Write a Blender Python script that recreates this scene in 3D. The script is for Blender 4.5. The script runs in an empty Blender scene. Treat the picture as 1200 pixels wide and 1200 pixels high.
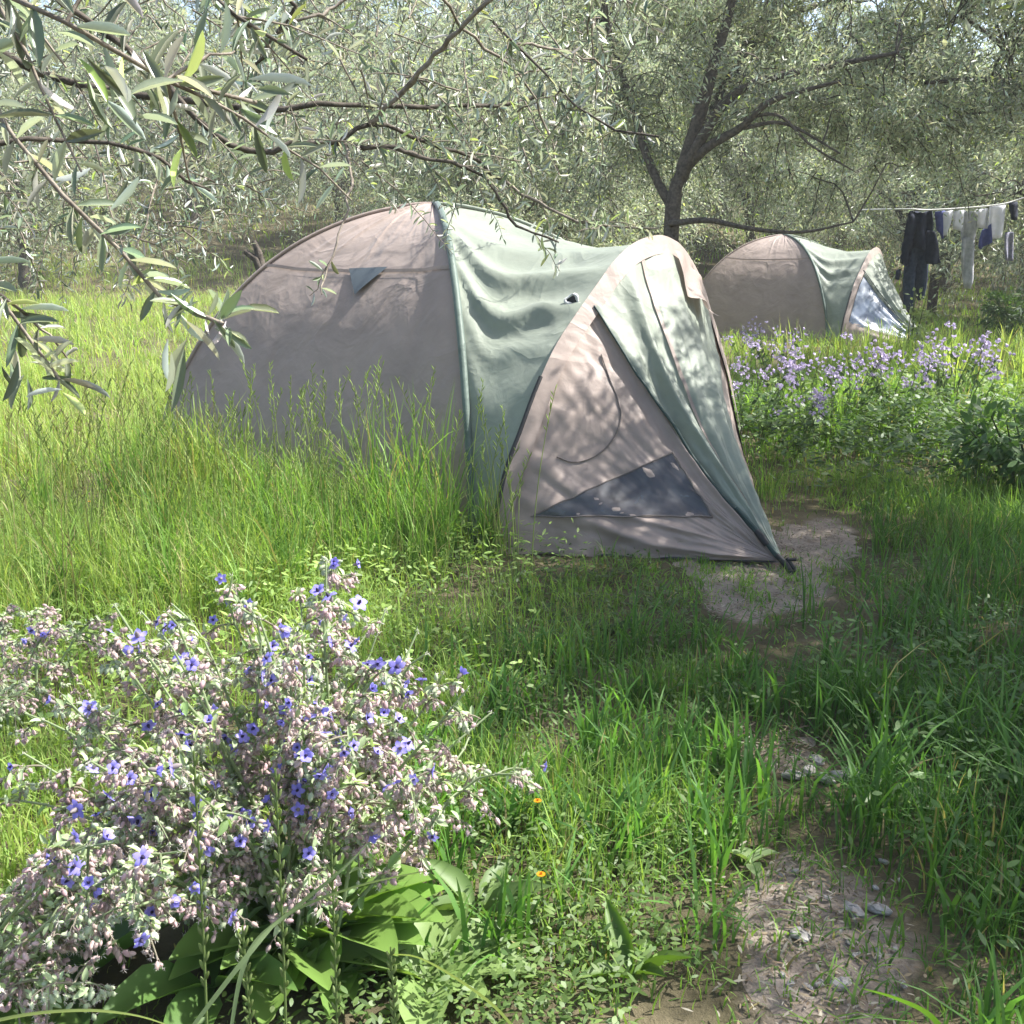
import bpy, math
import numpy as np
from mathutils import Vector, Matrix
from mathutils.bvhtree import BVHTree

S = bpy.context.scene
COL = S.collection
rng = np.random.default_rng(11)

# ------------------------------------------------------------------ camera, light, exposure
F = 1203.0
PITCH = math.radians(14.1)
EYE = 1.5
cam = bpy.data.cameras.new('camera')
cam.sensor_width = 36
cam.lens = 36.0 * F / 1200.0
cam.clip_start = 0.05
cam.clip_end = 600
camo = bpy.data.objects.new('camera', cam)
camo.location = (0, 0, EYE)
camo.rotation_euler = (math.pi / 2 - PITCH, 0, 0)
COL.objects.link(camo)
S.camera = camo

SUN = Vector((0.62, 0.12, 0.86)).normalized()
w = bpy.data.worlds.new('World')
S.world = w
w.use_nodes = True
nt = w.node_tree
sky = nt.nodes.new('ShaderNodeTexSky')
sky.sky_type = 'NISHITA'
sky.sun_disc = False
sky.sun_elevation = math.asin(SUN.z)
sky.sun_rotation = math.atan2(SUN.x, SUN.y)
sky.dust_density = 2.5
sky.air_density = 0.9
sky.ozone_density = 0.6
nt.links.new(sky.outputs[0], nt.nodes['Background'].inputs[0])
nt.nodes['Background'].inputs[1].default_value = 0.12
sl = bpy.data.lights.new('sun', 'SUN')
sl.energy = 4.7
sl.angle = math.radians(0.6)
sl.color = (1.0, 0.97, 0.92)
so = bpy.data.objects.new('sun', sl)
so.rotation_euler = SUN.to_track_quat('Z', 'Y').to_euler()
COL.objects.link(so)
S.view_settings.view_transform = 'Standard'
S.view_settings.look = 'None'
S.view_settings.gamma = 1
S.view_settings.exposure = 1.52
S.render.engine = 'CYCLES'
S.cycles.max_bounces = 8
S.cycles.transparent_max_bounces = 12
S.cycles.use_denoising = True


# ------------------------------------------------------------------ helpers
def nrm(a):
    a = np.asarray(a, float)
    return a / (np.linalg.norm(a, axis=-1, keepdims=True) + 1e-9)


def ray(px, py):
    x = (px - 600) / F
    u = -(py - 600) / F
    return np.array([x, math.cos(PITCH) + math.sin(PITCH) * u, -math.sin(PITCH) + math.cos(PITCH) * u])


def U(px, py, d):
    """a point seen at that place of the picture, d metres ahead"""
    r = ray(px, py)
    return np.array([0, 0, EYE]) + r * (d / r[1])


def G(px, py, z=0.0):
    r = ray(px, py)
    return np.array([0, 0, EYE]) + r * ((z - EYE) / r[2])


def mesh(name, V, Fc, mat=None, parent=None, col=None, smooth=True, loc=None):
    """V (N,3); Fc (M,3 or 4) or a list of such arrays; col (N,3) -> colour attribute"""
    V = np.ascontiguousarray(V, np.float32).reshape(-1, 3)
    fl = Fc if isinstance(Fc, list) else [Fc]
    fl = [np.asarray(f, np.int32) for f in fl if len(f)]
    li = np.concatenate([f.ravel() for f in fl])
    tot = np.concatenate([np.full(len(f), f.shape[1], np.int32) for f in fl])
    st = np.concatenate([[0], np.cumsum(tot)[:-1]]).astype(np.int32)
    me = bpy.data.meshes.new(name)
    me.vertices.add(len(V)); me.vertices.foreach_set('co', V.ravel())
    me.loops.add(len(li)); me.loops.foreach_set('vertex_index', li)
    me.polygons.add(len(tot)); me.polygons.foreach_set('loop_start', st); me.polygons.foreach_set('loop_total', tot)
    me.polygons.foreach_set('use_smooth', np.full(len(tot), smooth))
    if col is not None:
        a = me.color_attributes.new('Col', 'FLOAT_COLOR', 'POINT')
        c = np.ones((len(V), 4), np.float32); c[:, :3] = col
        a.data.foreach_set('color', c.ravel())
    me.update(calc_edges=True)
    me.validate()
    if mat: me.materials.append(mat)
    o = bpy.data.objects.new(name, me)
    COL.objects.link(o)
    if parent is not None: o.parent = parent
    if loc is not None: o.location = loc
    return o


def empty(name, loc, label=None, cat=None, group=None):
    o = bpy.data.objects.new(name, None)
    o.empty_display_size = 0.2
    o.location = loc
    COL.objects.link(o)
    return tag(o, label, cat, group)


def tag(o, label=None, cat=None, group=None, kind=None):
    if label: o['label'] = label
    if cat: o['category'] = cat
    if group: o['group'] = group
    if kind: o['kind'] = kind
    return o


def copy_tree(o, parent=None):
    c = o.copy(); COL.objects.link(c)
    if parent is not None: c.parent = parent
    for ch in list(o.children): copy_tree(ch, c)
    return c


class MB:
    """collects pieces of mesh"""
    def __init__(s): s.v, s.q, s.t, s.c, s.n = [], [], [], [], 0

    def add(s, V, Q=None, T=None, C=None):
        V = np.asarray(V, float).reshape(-1, 3)
        if Q is not None and len(Q): s.q.append(np.asarray(Q).reshape(-1, 4) + s.n)
        if T is not None and len(T): s.t.append(np.asarray(T).reshape(-1, 3) + s.n)
        s.v.append(V)
        s.c.append(np.broadcast_to(np.asarray(C if C is not None else (1, 1, 1), float), V.shape))
        s.n += len(V)

    def tube(s, P, R, n=6, C=None):
        P = np.asarray(P, float); k = len(P)
        R = np.broadcast_to(np.asarray(R, float), (k,))
        T = nrm(np.gradient(P, axis=0))
        up = np.array([0.13, 0.31, 0.94]) if abs(T[0, 2]) < .9 else np.array([1, .1, 0])
        A = nrm(np.cross(T, up)); B = np.cross(A, T)
        th = np.arange(n) * 2 * math.pi / n
        V = P[:, None] + R[:, None, None] * (np.cos(th)[None, :, None] * A[:, None] + np.sin(th)[None, :, None] * B[:, None])
        s.add(V.reshape(-1, 3), gridq(k, n, True), None, C)

    def build(s, name, mat, parent=None, smooth=True, off=(0, 0, 0), color=False):
        V = np.concatenate(s.v) - np.asarray(off)
        fl = []
        if s.q: fl.append(np.concatenate(s.q))
        if s.t: fl.append(np.concatenate(s.t))
        return mesh(name, V, fl, mat, parent, np.concatenate(s.c) if color else None, smooth)


def gridq(r, c, wrap=False):
    i = np.arange(r - 1)[:, None]; j = np.arange(c if wrap else c - 1)[None]
    j2 = (j + 1) % c
    return np.stack(np.broadcast_arrays(i * c + j, i * c + j2, (i + 1) * c + j2, (i + 1) * c + j), -1).reshape(-1, 4)


def spline(P, n):
    """Catmull-Rom through P, resampled evenly by arc length"""
    P = np.asarray(P, float)
    Q = np.vstack([2 * P[0] - P[1], P, 2 * P[-1] - P[-2]])
    out = []
    for i in range(len(P) - 1):
        p0, p1, p2, p3 = Q[i:i + 4]
        t = np.linspace(0, 1, 16, endpoint=False)[:, None]
        out.append(.5 * (2 * p1 + (p2 - p0) * t + (2 * p0 - 5 * p1 + 4 * p2 - p3) * t ** 2 + (-p0 + 3 * p1 - 3 * p2 + p3) * t ** 3))
    out = np.vstack(out + [P[-1:]])
    L = np.concatenate([[0], np.cumsum(np.linalg.norm(np.diff(out, axis=0), axis=1))])
    s = np.linspace(0, L[-1], n)
    return np.stack([np.interp(s, L, out[:, k]) for k in range(out.shape[1])], 1)


def leaves(P, D, Nn, L, W, tpl, quads, C=None):
    """copies of a flat leaf; tpl rows (across, along, up)"""
    D = nrm(D); X = nrm(np.cross(D, Nn)); Z = np.cross(X, D)
    k = len(tpl); n = len(P)
    V = P[:, None] + (tpl[None, :, 0:1] * W[:, None, None]) * X[:, None] + (tpl[None, :, 1:2] * L[:, None, None]) * D[:, None] \
        + (tpl[None, :, 2:3] * L[:, None, None]) * Z[:, None]
    Q = (np.asarray(quads)[None] + (np.arange(n) * k)[:, None, None]).reshape(-1, 4)
    CC = None if C is None else np.repeat(C, k, axis=0)
    return V.reshape(-1, 3), Q, CC


def leaf_tpl(rows, cols3=False, curl=.12, fold=.06):
    """rows of (along, half width)"""
    v = []
    for a, h in rows:
        z = -curl * a * a
        if cols3: v += [(-h, a, z + fold * h), (0, a, z - .0), (h, a, z + fold * h)]
        else: v += [(-h, a, z), (h, a, z)]
    return np.array(v, float), gridq(len(rows), 3 if cols3 else 2)


TPL1 = (np.array([(0, 0, 0), (.5, .45, .03), (0, 1, -.05), (-.5, .45, .03)], float), [[0, 1, 2, 3]])
TPL4 = leaf_tpl([(0, .08), (.3, .42), (.6, .5), (.85, .3), (1, .03)])
TPLO = leaf_tpl([(0, .05), (.12, .2), (.35, .46), (.65, .5), (.88, .3), (1, .03)], True, .06, .25)


def rdir(n, r=rng):
    return nrm(r.normal(size=(n, 3)))


def vnoise(x, y, sc, seed=0):
    """smooth 2-D value noise in [-1, 1]"""
    r = np.random.default_rng(1000 + seed); T = r.uniform(-1, 1, (64, 64))
    x = np.asarray(x, float) / sc + 31.7; y = np.asarray(y, float) / sc + 17.3
    i = np.floor(x).astype(int); j = np.floor(y).astype(int); u = x - i; v = y - j
    u = u * u * (3 - 2 * u); v = v * v * (3 - 2 * v)
    g = lambda a, b: T[a % 64, b % 64]
    return (g(i, j) * (1 - u) + g(i + 1, j) * u) * (1 - v) + (g(i, j + 1) * (1 - u) + g(i + 1, j + 1) * u) * v


def sstep(a, b, x):
    t = np.clip((np.asarray(x, float) - a) / (b - a), 0, 1)
    return t * t * (3 - 2 * t)


# ------------------------------------------------------------------ materials
def nodes(name):
    m = bpy.data.materials.new(name); m.use_nodes = True
    t = m.node_tree
    return m, t, t.nodes['Principled BSDF'], t.nodes['Material Output']


def N(t, typ, **kw):
    n = t.nodes.new(typ)
    for k, v in kw.items():
        if k.startswith('_'): setattr(n, k[1:], v)
        else: n.inputs[k.replace('__', ' ')].default_value = v
    return n


def add_translucent(t, P, out, color_socket, fac, tint=(1, 1, 1, 1)):
    tr = N(t, 'ShaderNodeBsdfTranslucent')
    mx = N(t, 'ShaderNodeMixShader'); mx.inputs[0].default_value = fac
    if color_socket is not None:
        mul = N(t, 'ShaderNodeMix', _data_type='RGBA', _blend_type='MULTIPLY'); mul.inputs[0].default_value = 1
        t.links.new(color_socket, mul.inputs[6]); mul.inputs[7].default_value = tint
        t.links.new(mul.outputs[2], tr.inputs[0])
    else:
        tr.inputs[0].default_value = tint
    t.links.new(P.outputs[0], mx.inputs[1]); t.links.new(tr.outputs[0], mx.inputs[2])
    t.links.new(mx.outputs[0], out.inputs[0])


def mat_leafy(name, trans=.4, rough=.5, tint=(1.1, 1.15, .6, 1), spec=.4):
    """colour from the Col attribute (each blade or leaf has its own), light shines through"""
    m, t, P, out = nodes(name)
    a = N(t, 'ShaderNodeAttribute', _attribute_name='Col')
    t.links.new(a.outputs[0], P.inputs['Base Color'])
    P.inputs['Roughness'].default_value = rough
    P.inputs['Specular IOR Level'].default_value = spec
    add_translucent(t, P, out, a.outputs[0], trans, tint)
    return m


def mat_olive_leaf(name, top, back, rough=.4, trans=.25):
    """two sided leaf: green above, silvery beneath"""
    m, t, P, out = nodes(name)
    g = N(t, 'ShaderNodeNewGeometry')
    a = N(t, 'ShaderNodeAttribute', _attribute_name='Col')
    mx = N(t, 'ShaderNodeMix', _data_type='RGBA')
    mx.inputs[6].default_value = (*top, 1); mx.inputs[7].default_value = (*back, 1)
    t.links.new(g.outputs['Backfacing'], mx.inputs[0])
    mu = N(t, 'ShaderNodeMix', _data_type='RGBA', _blend_type='MULTIPLY'); mu.inputs[0].default_value = 1
    t.links.new(mx.outputs[2], mu.inputs[6]); t.links.new(a.outputs[0], mu.inputs[7])
    t.links.new(mu.outputs[2], P.inputs['Base Color'])
    P.inputs['Roughness'].default_value = rough
    P.inputs['Specular IOR Level'].default_value = .5
    add_translucent(t, P, out, mu.outputs[2], trans, (1.05, 1.15, .72, 1))
    return m


def mat_noise(name, c1, c2, scale=20, rough=.8, bump=.3, detail=6, trans=0, sheen=0, spec=.3, dist=.01):
    m, t, P, out = nodes(name)
    tc = N(t, 'ShaderNodeTexCoord')
    nz = N(t, 'ShaderNodeTexNoise', Scale=scale, Detail=detail, Roughness=.6)
    t.links.new(tc.outputs['Object'], nz.inputs['Vector'])
    r = N(t, 'ShaderNodeValToRGB')
    r.color_ramp.elements[0].color = (*c1, 1); r.color_ramp.elements[1].color = (*c2, 1)
    r.color_ramp.elements[0].position = .32; r.color_ramp.elements[1].position = .68
    t.links.new(nz.outputs[0], r.inputs[0])
    t.links.new(r.outputs[0], P.inputs['Base Color'])
    P.inputs['Roughness'].default_value = rough
    P.inputs['Specular IOR Level'].default_value = spec
    if sheen: P.inputs['Sheen Weight'].default_value = sheen
    if bump:
        b = N(t, 'ShaderNodeBump', Strength=bump, Distance=dist)
        t.links.new(nz.outputs[0], b.inputs['Height']); t.links.new(b.outputs[0], P.inputs['Normal'])
    if trans: add_translucent(t, P, out, r.outputs[0], trans)
    return m


def mat_fabric(name, c, trans=.18, rough=.55):
    """thin coated tent nylon: faint mottling, crinkles, a little light comes through"""
    m, t, P, out = nodes(name)
    tc = N(t, 'ShaderNodeTexCoord')
    n1 = N(t, 'ShaderNodeTexNoise', Scale=3.5, Detail=5, Roughness=.6)
    n2 = N(t, 'ShaderNodeTexNoise', Scale=9, Detail=3, Roughness=.5, Distortion=.6)
    n3 = N(t, 'ShaderNodeTexNoise', Scale=420, Detail=2)
    for n in (n1, n2, n3): t.links.new(tc.outputs['Object'], n.inputs['Vector'])
    r = N(t, 'ShaderNodeValToRGB')
    r.color_ramp.elements[0].color = (*[v * .86 for v in c], 1); r.color_ramp.elements[1].color = (*[v * 1.1 for v in c], 1)
    r.color_ramp.elements[0].position = .3; r.color_ramp.elements[1].position = .7
    t.links.new(n1.outputs[0], r.inputs[0]); t.links.new(r.outputs[0], P.inputs['Base Color'])
    n5 = N(t, 'ShaderNodeTexNoise', Scale=2.6, Detail=3, Roughness=.45, Distortion=1.0); t.links.new(tc.outputs['Object'], n5.inputs['Vector'])
    m1 = N(t, 'ShaderNodeMath', _operation='SUBTRACT'); m1.inputs[1].default_value = .5; t.links.new(n5.outputs[0], m1.inputs[0])
    m2 = N(t, 'ShaderNodeMath', _operation='ABSOLUTE'); t.links.new(m1.outputs[0], m2.inputs[0])
    b0 = N(t, 'ShaderNodeBump', Strength=.35, Distance=.08); b0.invert = True; t.links.new(m2.outputs[0], b0.inputs['Height'])
    b1 = N(t, 'ShaderNodeBump', Strength=.18, Distance=.03); t.links.new(b0.outputs[0], b1.inputs['Normal']); t.links.new(n2.outputs[0], b1.inputs['Height'])
    b2 = N(t, 'ShaderNodeBump', Strength=.12, Distance=.002); t.links.new(n3.outputs[0], b2.inputs['Height'])
    t.links.new(b1.outputs[0], b2.inputs['Normal']); t.links.new(b2.outputs[0], P.inputs['Normal'])
    P.inputs['Roughness'].default_value = rough
    P.inputs['Specular IOR Level'].default_value = .35
    P.inputs['Sheen Weight'].default_value = .15
    add_translucent(t, P, out, r.outputs[0], trans)
    return m


def mat_plain(name, c, rough=.6, spec=.4, metal=0):
    m, t, P, out = nodes(name)
    tc = N(t, 'ShaderNodeTexCoord'); nz = N(t, 'ShaderNodeTexNoise', Scale=35, Detail=4)
    t.links.new(tc.outputs['Object'], nz.inputs['Vector'])
    mx = N(t, 'ShaderNodeMix', _data_type='RGBA')
    mx.inputs[6].default_value = (*[v * .8 for v in c], 1); mx.inputs[7].default_value = (*[min(1, v * 1.2) for v in c], 1)
    t.links.new(nz.outputs[0], mx.inputs[0]); t.links.new(mx.outputs[2], P.inputs['Base Color'])
    P.inputs['Roughness'].default_value = rough; P.inputs['Specular IOR Level'].default_value = spec
    P.inputs['Metallic'].default_value = metal
    return m


def mat_mesh_window(name, c, alpha, blotch):
    """dark mosquito netting that lets part of the view through, with pale blotches painted in for lit patches behind it"""
    m, t, P, out = nodes(name)
    tc = N(t, 'ShaderNodeTexCoord'); nz = N(t, 'ShaderNodeTexNoise', Scale=5, Detail=5, Distortion=1.2)
    t.links.new(tc.outputs['Object'], nz.inputs['Vector'])
    r = N(t, 'ShaderNodeValToRGB')
    r.color_ramp.elements[0].color = (*c, 1); r.color_ramp.elements[1].color = (*blotch, 1)  # pale end of the ramp imitates lit patches seen through the net
    r.color_ramp.elements[0].position = .5; r.color_ramp.elements[1].position = .78
    t.links.new(nz.outputs[0], r.inputs[0]); t.links.new(r.outputs[0], P.inputs['Base Color'])
    P.inputs['Roughness'].default_value = .35
    tr = N(t, 'ShaderNodeBsdfTransparent'); mx = N(t, 'ShaderNodeMixShader'); mx.inputs[0].default_value = alpha
    t.links.new(P.outputs[0], mx.inputs[1]); t.links.new(tr.outputs[0], mx.inputs[2]); t.links.new(mx.outputs[0], out.inputs[0])
    return m


M = {}
M['taupe'] = mat_fabric('taupe_fabric', (.36, .288, .248), .22)
M['green'] = mat_fabric('sage_fabric', (.275, .31, .248), .22)
M['sleeve'] = mat_fabric('sleeve_fabric', (.10, .14, .115), .05)
M['black'] = mat_plain('black_webbing', (.012, .013, .014), .55)
M['cord'] = mat_plain('green_cord', (.02, .045, .04), .6)
M['white'] = mat_plain('white_plastic', (.6, .6, .58), .4)
M['vent'] = mat_plain('grey_vent_cloth', (.07, .085, .092), .5)
M['seam'] = mat_plain('seam_tape', (.15, .125, .11), .7)
M['window'] = mat_mesh_window('window_netting', (.035, .045, .06), .3, (.16, .17, .18))
M['bluewin'] = mat_mesh_window('blue_netting', (.13, .17, .24), .12, (.42, .47, .52))
M['floor'] = mat_plain('groundsheet', (.06, .07, .08), .6)
M['bark'] = mat_noise('olive_bark', (.03, .025, .02), (.13, .11, .088), 28, .9, .8, 8)
M['twig'] = mat_noise('twig_bark', (.10, .08, .06), (.30, .26, .21), 40, .8, .4)
M['olive'] = mat_olive_leaf('olive_leaf', (.165, .195, .13), (.50, .52, .46), .28, .25)
M['olivefar'] = mat_olive_leaf('olive_leaf_far', (.21, .24, .15), (.48, .50, .42), .4, .36)
M['grass'] = mat_leafy('grass_blade', .5, .55, (1.15, 1.2, .55, 1), .3)
M['herb'] = mat_leafy('herb_leaf', .38, .5, (1.1, 1.2, .5, 1), .4)
M['petal'] = mat_leafy('petal', .35, .5, (1, 1, 1, 1), .3)
M['bud'] = mat_leafy('hairy_bud', .28, .8, (1, 1, 1, 1), .2)
M['stone'] = mat_noise('grey_stone', (.22, .205, .185), (.44, .415, .38), 30, .85, .5)

# ground
m, t, P, out = nodes('ground_soil')
tc = N(t, 'ShaderNodeTexCoord')
n1 = N(t, 'ShaderNodeTexNoise', Scale=1.6, Detail=8, Roughness=.65); n2 = N(t, 'ShaderNodeTexNoise', Scale=60, Detail=6, Roughness=.7)
t.links.new(tc.outputs['Object'], n1.inputs[0]); t.links.new(tc.outputs['Object'], n2.inputs[0])
r1 = N(t, 'ShaderNodeValToRGB'); e = r1.color_ramp.elements
e[0].color = (.06, .055, .03, 1); e[1].color = (.16, .135, .085, 1); e[0].position = .35; e[1].position = .65
t.links.new(n1.outputs[0], r1.inputs[0])
at = N(t, 'ShaderNodeAttribute', _attribute_name='Col'); n4 = N(t, 'ShaderNodeTexNoise', Scale=9, Detail=8, Roughness=.7); t.links.new(tc.outputs['Object'], n4.inputs[0])
ad = N(t, 'ShaderNodeMath', _operation='ADD'); t.links.new(at.outputs['Fac'], ad.inputs[0]); t.links.new(n4.outputs[0], ad.inputs[1])
mr = N(t, 'ShaderNodeMapRange'); mr.inputs[1].default_value = .95; mr.inputs[2].default_value = 1.3; t.links.new(ad.outputs[0], mr.inputs[0])
r5 = N(t, 'ShaderNodeValToRGB'); r5.color_ramp.elements[0].color = (.17, .135, .105, 1); r5.color_ramp.elements[1].color = (.40, .345, .29, 1); r5.color_ramp.elements[0].position = .3; r5.color_ramp.elements[1].position = .7
t.links.new(n2.outputs[0], r5.inputs[0])
mg = N(t, 'ShaderNodeMix', _data_type='RGBA'); t.links.new(mr.outputs[0], mg.inputs[0]); t.links.new(r1.outputs[0], mg.inputs[6]); t.links.new(r5.outputs[0], mg.inputs[7])
t.links.new(mg.outputs[2], P.inputs['Base Color'])
b = N(t, 'ShaderNodeBump', Strength=.8, Distance=.02); t.links.new(n2.outputs[0], b.inputs['Height']); t.links.new(b.outputs[0], P.inputs['Normal'])
P.inputs['Roughness'].default_value = 1; P.inputs['Specular IOR Level'].default_value = .1
M['ground'] = m
m, t, P, out = nodes('path_soil')
tc = N(t, 'ShaderNodeTexCoord')
n1 = N(t, 'ShaderNodeTexNoise', Scale=5, Detail=8, Roughness=.65); n2 = N(t, 'ShaderNodeTexNoise', Scale=90, Detail=8, Roughness=.75)
vo = N(t, 'ShaderNodeTexVoronoi', Scale=55)
for n in (n1, n2, vo): t.links.new(tc.outputs['Object'], n.inputs['Vector'])
r1 = N(t, 'ShaderNodeValToRGB'); e = r1.color_ramp.elements
e[0].color = (.17, .135, .105, 1); e[1].color = (.40, .345, .29, 1); e[0].position = .3; e[1].position = .7
mxn = N(t, 'ShaderNodeMath', _operation='MULTIPLY_ADD'); mxn.inputs[1].default_value = .5
t.links.new(n2.outputs[0], mxn.inputs[0])
hm = N(t, 'ShaderNodeMath', _operation='MULTIPLY'); hm.inputs[1].default_value = .5; t.links.new(n1.outputs[0], hm.inputs[0])
t.links.new(hm.outputs[0], mxn.inputs[2]); t.links.new(mxn.outputs[0], r1.inputs[0]); t.links.new(r1.outputs[0], P.inputs['Base Color'])
b = N(t, 'ShaderNodeBump', Strength=.9, Distance=.012); t.links.new(n2.outputs[0], b.inputs['Height'])
b2 = N(t, 'ShaderNodeBump', Strength=.5, Distance=.01); t.links.new(vo.outputs[0], b2.inputs['Height']); t.links.new(b.outputs[0], b2.inputs['Normal'])
t.links.new(b2.outputs[0], P.inputs['Normal'])
P.inputs['Roughness'].default_value = 1; P.inputs['Specular IOR Level'].default_value = .15
M['path'] = m


# ------------------------------------------------------------------ terrain
def gz(x, y):
    x = np.asarray(x, float); y = np.asarray(y, float)
    z = .03 * vnoise(x, y, 1.7, 1) + .012 * vnoise(x, y, .5, 2)
    left = sstep(1.5, -3.5, x)
    z = z + .028 * np.clip(y - 11, 0, 40) * left
    z = z + .20 * np.clip(y - 26, 0, 60) * sstep(14, 4, x) + .10 * np.clip(y - 26, 0, 60) * sstep(4, 14, x)
    return z


PATH = np.array([(.60, 1.2), (.64, 1.75), (.72, 2.3), (.83, 2.9), (.92, 3.5), (1.0, 4.1), (1.2, 4.8), (1.75, 5.6)])
PW = np.array([.18, .17, .15, .12, .13, .2, .36, .22])
_pp = spline(np.c_[PATH, PW], 90)


def pres(y):
    y = np.asarray(y, float)
    return np.maximum.reduce([sstep(2.45, 2.15, y), sstep(2.75, 2.85, y) * sstep(3.15, 3.0, y), sstep(3.9, 4.3, y)])


def pathd(x, y):
    """signed: below 0 inside the trodden soil"""
    x = np.asarray(x, float); y = np.asarray(y, float)
    sh = x.shape; q = np.stack([x.ravel(), y.ravel()], -1)
    d = np.full(len(q), 9.0)
    for p in _pp:
        d = np.minimum(d, np.hypot(q[:, 0] - p[0], q[:, 1] - p[1]) - p[2])
    return d.reshape(sh) + .2 * (1 - pres(y)) + .10 * vnoise(x, y, .35, 5) + .05 * vnoise(x, y, .12, 6)


xs = np.unique(np.concatenate([np.linspace(-60, -14, 24), np.linspace(-14, -1, 66), np.linspace(-1, 3, 81), np.linspace(3, 14, 56), np.linspace(14, 60, 24)]))
ys = np.unique(np.concatenate([np.linspace(-12, -1, 8), np.linspace(-1, 6.5, 150), np.linspace(6.5, 12, 45), np.linspace(12, 80, 90)]))
XX, YY = np.meshgrid(xs, ys)
soil = np.zeros(XX.shape); near_ = (np.abs(XX - 1) < 3.5) & (YY > 0) & (YY < 8); soil[near_] = sstep(.16, -.16, pathd(XX[near_], YY[near_]))
g = mesh('ground', np.stack([XX, YY, gz(XX, YY)], -1), gridq(len(ys), len(xs)), M['ground'], None, soil.reshape(-1, 1) * np.ones((1, 3)))
tag(g, kind='structure')

u = np.linspace(-1, 1, 15)
tang = nrm(np.gradient(_pp[:, :2], axis=0)); side = np.stack([tang[:, 1], -tang[:, 0]], -1)
k = np.arange(len(_pp))
wob = 1 + .25 * np.sin(k * .9) + .15 * np.sin(k * 2.3 + 1)
u = np.linspace(-1, 1, 41); _pp2 = spline(np.c_[PATH, PW], 320); tang = nrm(np.gradient(_pp2[:, :2], axis=0)); side = np.stack([tang[:, 1], -tang[:, 0]], -1); wob = 1
PX = _pp2[:, None, :2] + u[None, :, None] * (_pp2[:, 2] * wob * 1.25)[:, None, None] * side[:, None]
PATCHY = lambda x, y: (.009 * vnoise(x, y, .33, 61) + .010 * vnoise(x, y, .12, 62) + .006 * vnoise(x, y, .05, 63))
PZ = gz(PX[..., 0], PX[..., 1]) + + .005 - .04 * (1 - pres(PX[..., 1])) + PATCHY(PX[..., 0], PX[..., 1]) - .022 * np.abs(u[None]) ** 3
o = mesh('path', np.dstack([PX, PZ]), gridq(len(_pp2), 41), M['path'])
tag(o, kind='structure')

# ------------------------------------------------------------------ main tent geometry (world coordinates)
CN = np.array([-.53, 7.33]); AX = nrm(np.array([.81, -.585])); NR = np.array([AX[1], -AX[0]])
HS, HT = 1.40, 1.84
BASE = np.array([CN[0], CN[1], 0.0])
F1 = CN + HS * (AX + NR); F2 = CN + HS * (AX - NR); B1 = CN + HS * (-AX + NR); B2 = CN + HS * (-AX - NR)


def pole(c, n):
    """pole from the foot c (index 0) to the peak"""
    th = np.linspace(0, 1, 200)
    r = 1 - th ** 1.6
    pr_ = spline(np.array([(0, 1.825), (.06, 1.82), (.13, 1.80), (.25, 1.745), (.38, 1.65), (.5, 1.525), (.62, 1.35), (.74, 1.11), (.85, .80), (.94, .46), (1.0, 0)]), 160)
    z = np.interp(r, pr_[:, 0], pr_[:, 1])
    P = np.c_[CN + (c - CN) * r[:, None], z]
    L = np.concatenate([[0], np.cumsum(np.linalg.norm(np.diff(P, axis=0), axis=1))])
    s = np.linspace(0, L[-1], n)
    return np.stack([np.interp(s, L, P[:, k]) for k in range(3)], 1)


NS = 84
pF1, pF2, pB1, pB2 = (pole(c, NS) for c in (F1, F2, B1, B2))


def pnormals(V):
    """normals of a grid (r, c, 3)"""
    return nrm(np.cross(np.gradient(V, axis=1), np.gradient(V, axis=0)))


def wall(p, q, sag, nu=40, seed=0, amp=1.0):
    uu = np.linspace(0, 1, nu)
    V = p[:, None] * (1 - uu)[None, :, None] + q[:, None] * uu[None, :, None]
    s = np.linspace(0, 1, NS)[:, None]
    ctr = np.array([CN[0], CN[1], .5])
    n = pnormals(V)
    sgn = np.sign(np.sum(n * (V - ctr), -1)); n = n * np.where(sgn == 0, 1, sgn)[..., None]
    bul = 4 * uu * (1 - uu)
    d = -sag * bul[None] * np.sin(np.pi * np.clip(s * 1.1, 0, 1))
    # tension creases from the peak and from the seam ends
    rr = np.random.default_rng(seed)
    for i in range(16):
        u0 = rr.uniform(.08, .97); sl = rr.uniform(-.7, .7); wd = rr.uniform(.007, .02)
        line = u0 + sl * (1 - s) * .6
        msk = sstep(.45, .85, s) * amp
        d = d + rr.uniform(-.008, .016) * np.exp(-((uu[None] - line) / wd) ** 2) * msk * sstep(rr.uniform(0, .7), .9, s)
    d = d + .006 * vnoise(uu[None] * 3 + 0 * s, s * 3 + 0 * uu[None], .35, seed + 3)
    edge = np.minimum(1, 8 * uu * (1 - uu))[None]
    return V + n * (d * edge)[..., None], n


def bvh(V, Q):
    return BVHTree.FromPolygons([Vector(v) for v in np.asarray(V).reshape(-1, 3)], [tuple(int(i) for i in q) for q in Q])


def cast(b, px, py, off=.006):
    d = Vector(ray(px, py)).normalized()
    hit, n, i, dist = b.ray_cast(Vector((0, 0, EYE)), d)
    if hit is None: return None
    if n.dot(d) > 0: n = -n
    return np.array(hit + n * off)


tent = empty('dome_tent', BASE, 'large beige and sage green dome tent with pointed porch, standing nearest in the grass', 'tent', 'dome tents in the olive grove')

Vnear, nn = wall(pB1, pF1, .05, 150, 4, 1.0)
Vback, _ = wall(pB2, pB1, .03, 24, 8)
Vfar, _ = wall(pF2, pB2, .03, 24, 9)
mbd = MB()
for V in (Vnear, Vback, Vfar):
    mbd.add(V.reshape(-1, 3), gridq(V.shape[0], V.shape[1]))
mbd.build('dome_fabric', M['taupe'], tent, off=BASE)
bnear = bvh(Vnear, gridq(*Vnear.shape[:2]))

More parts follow.
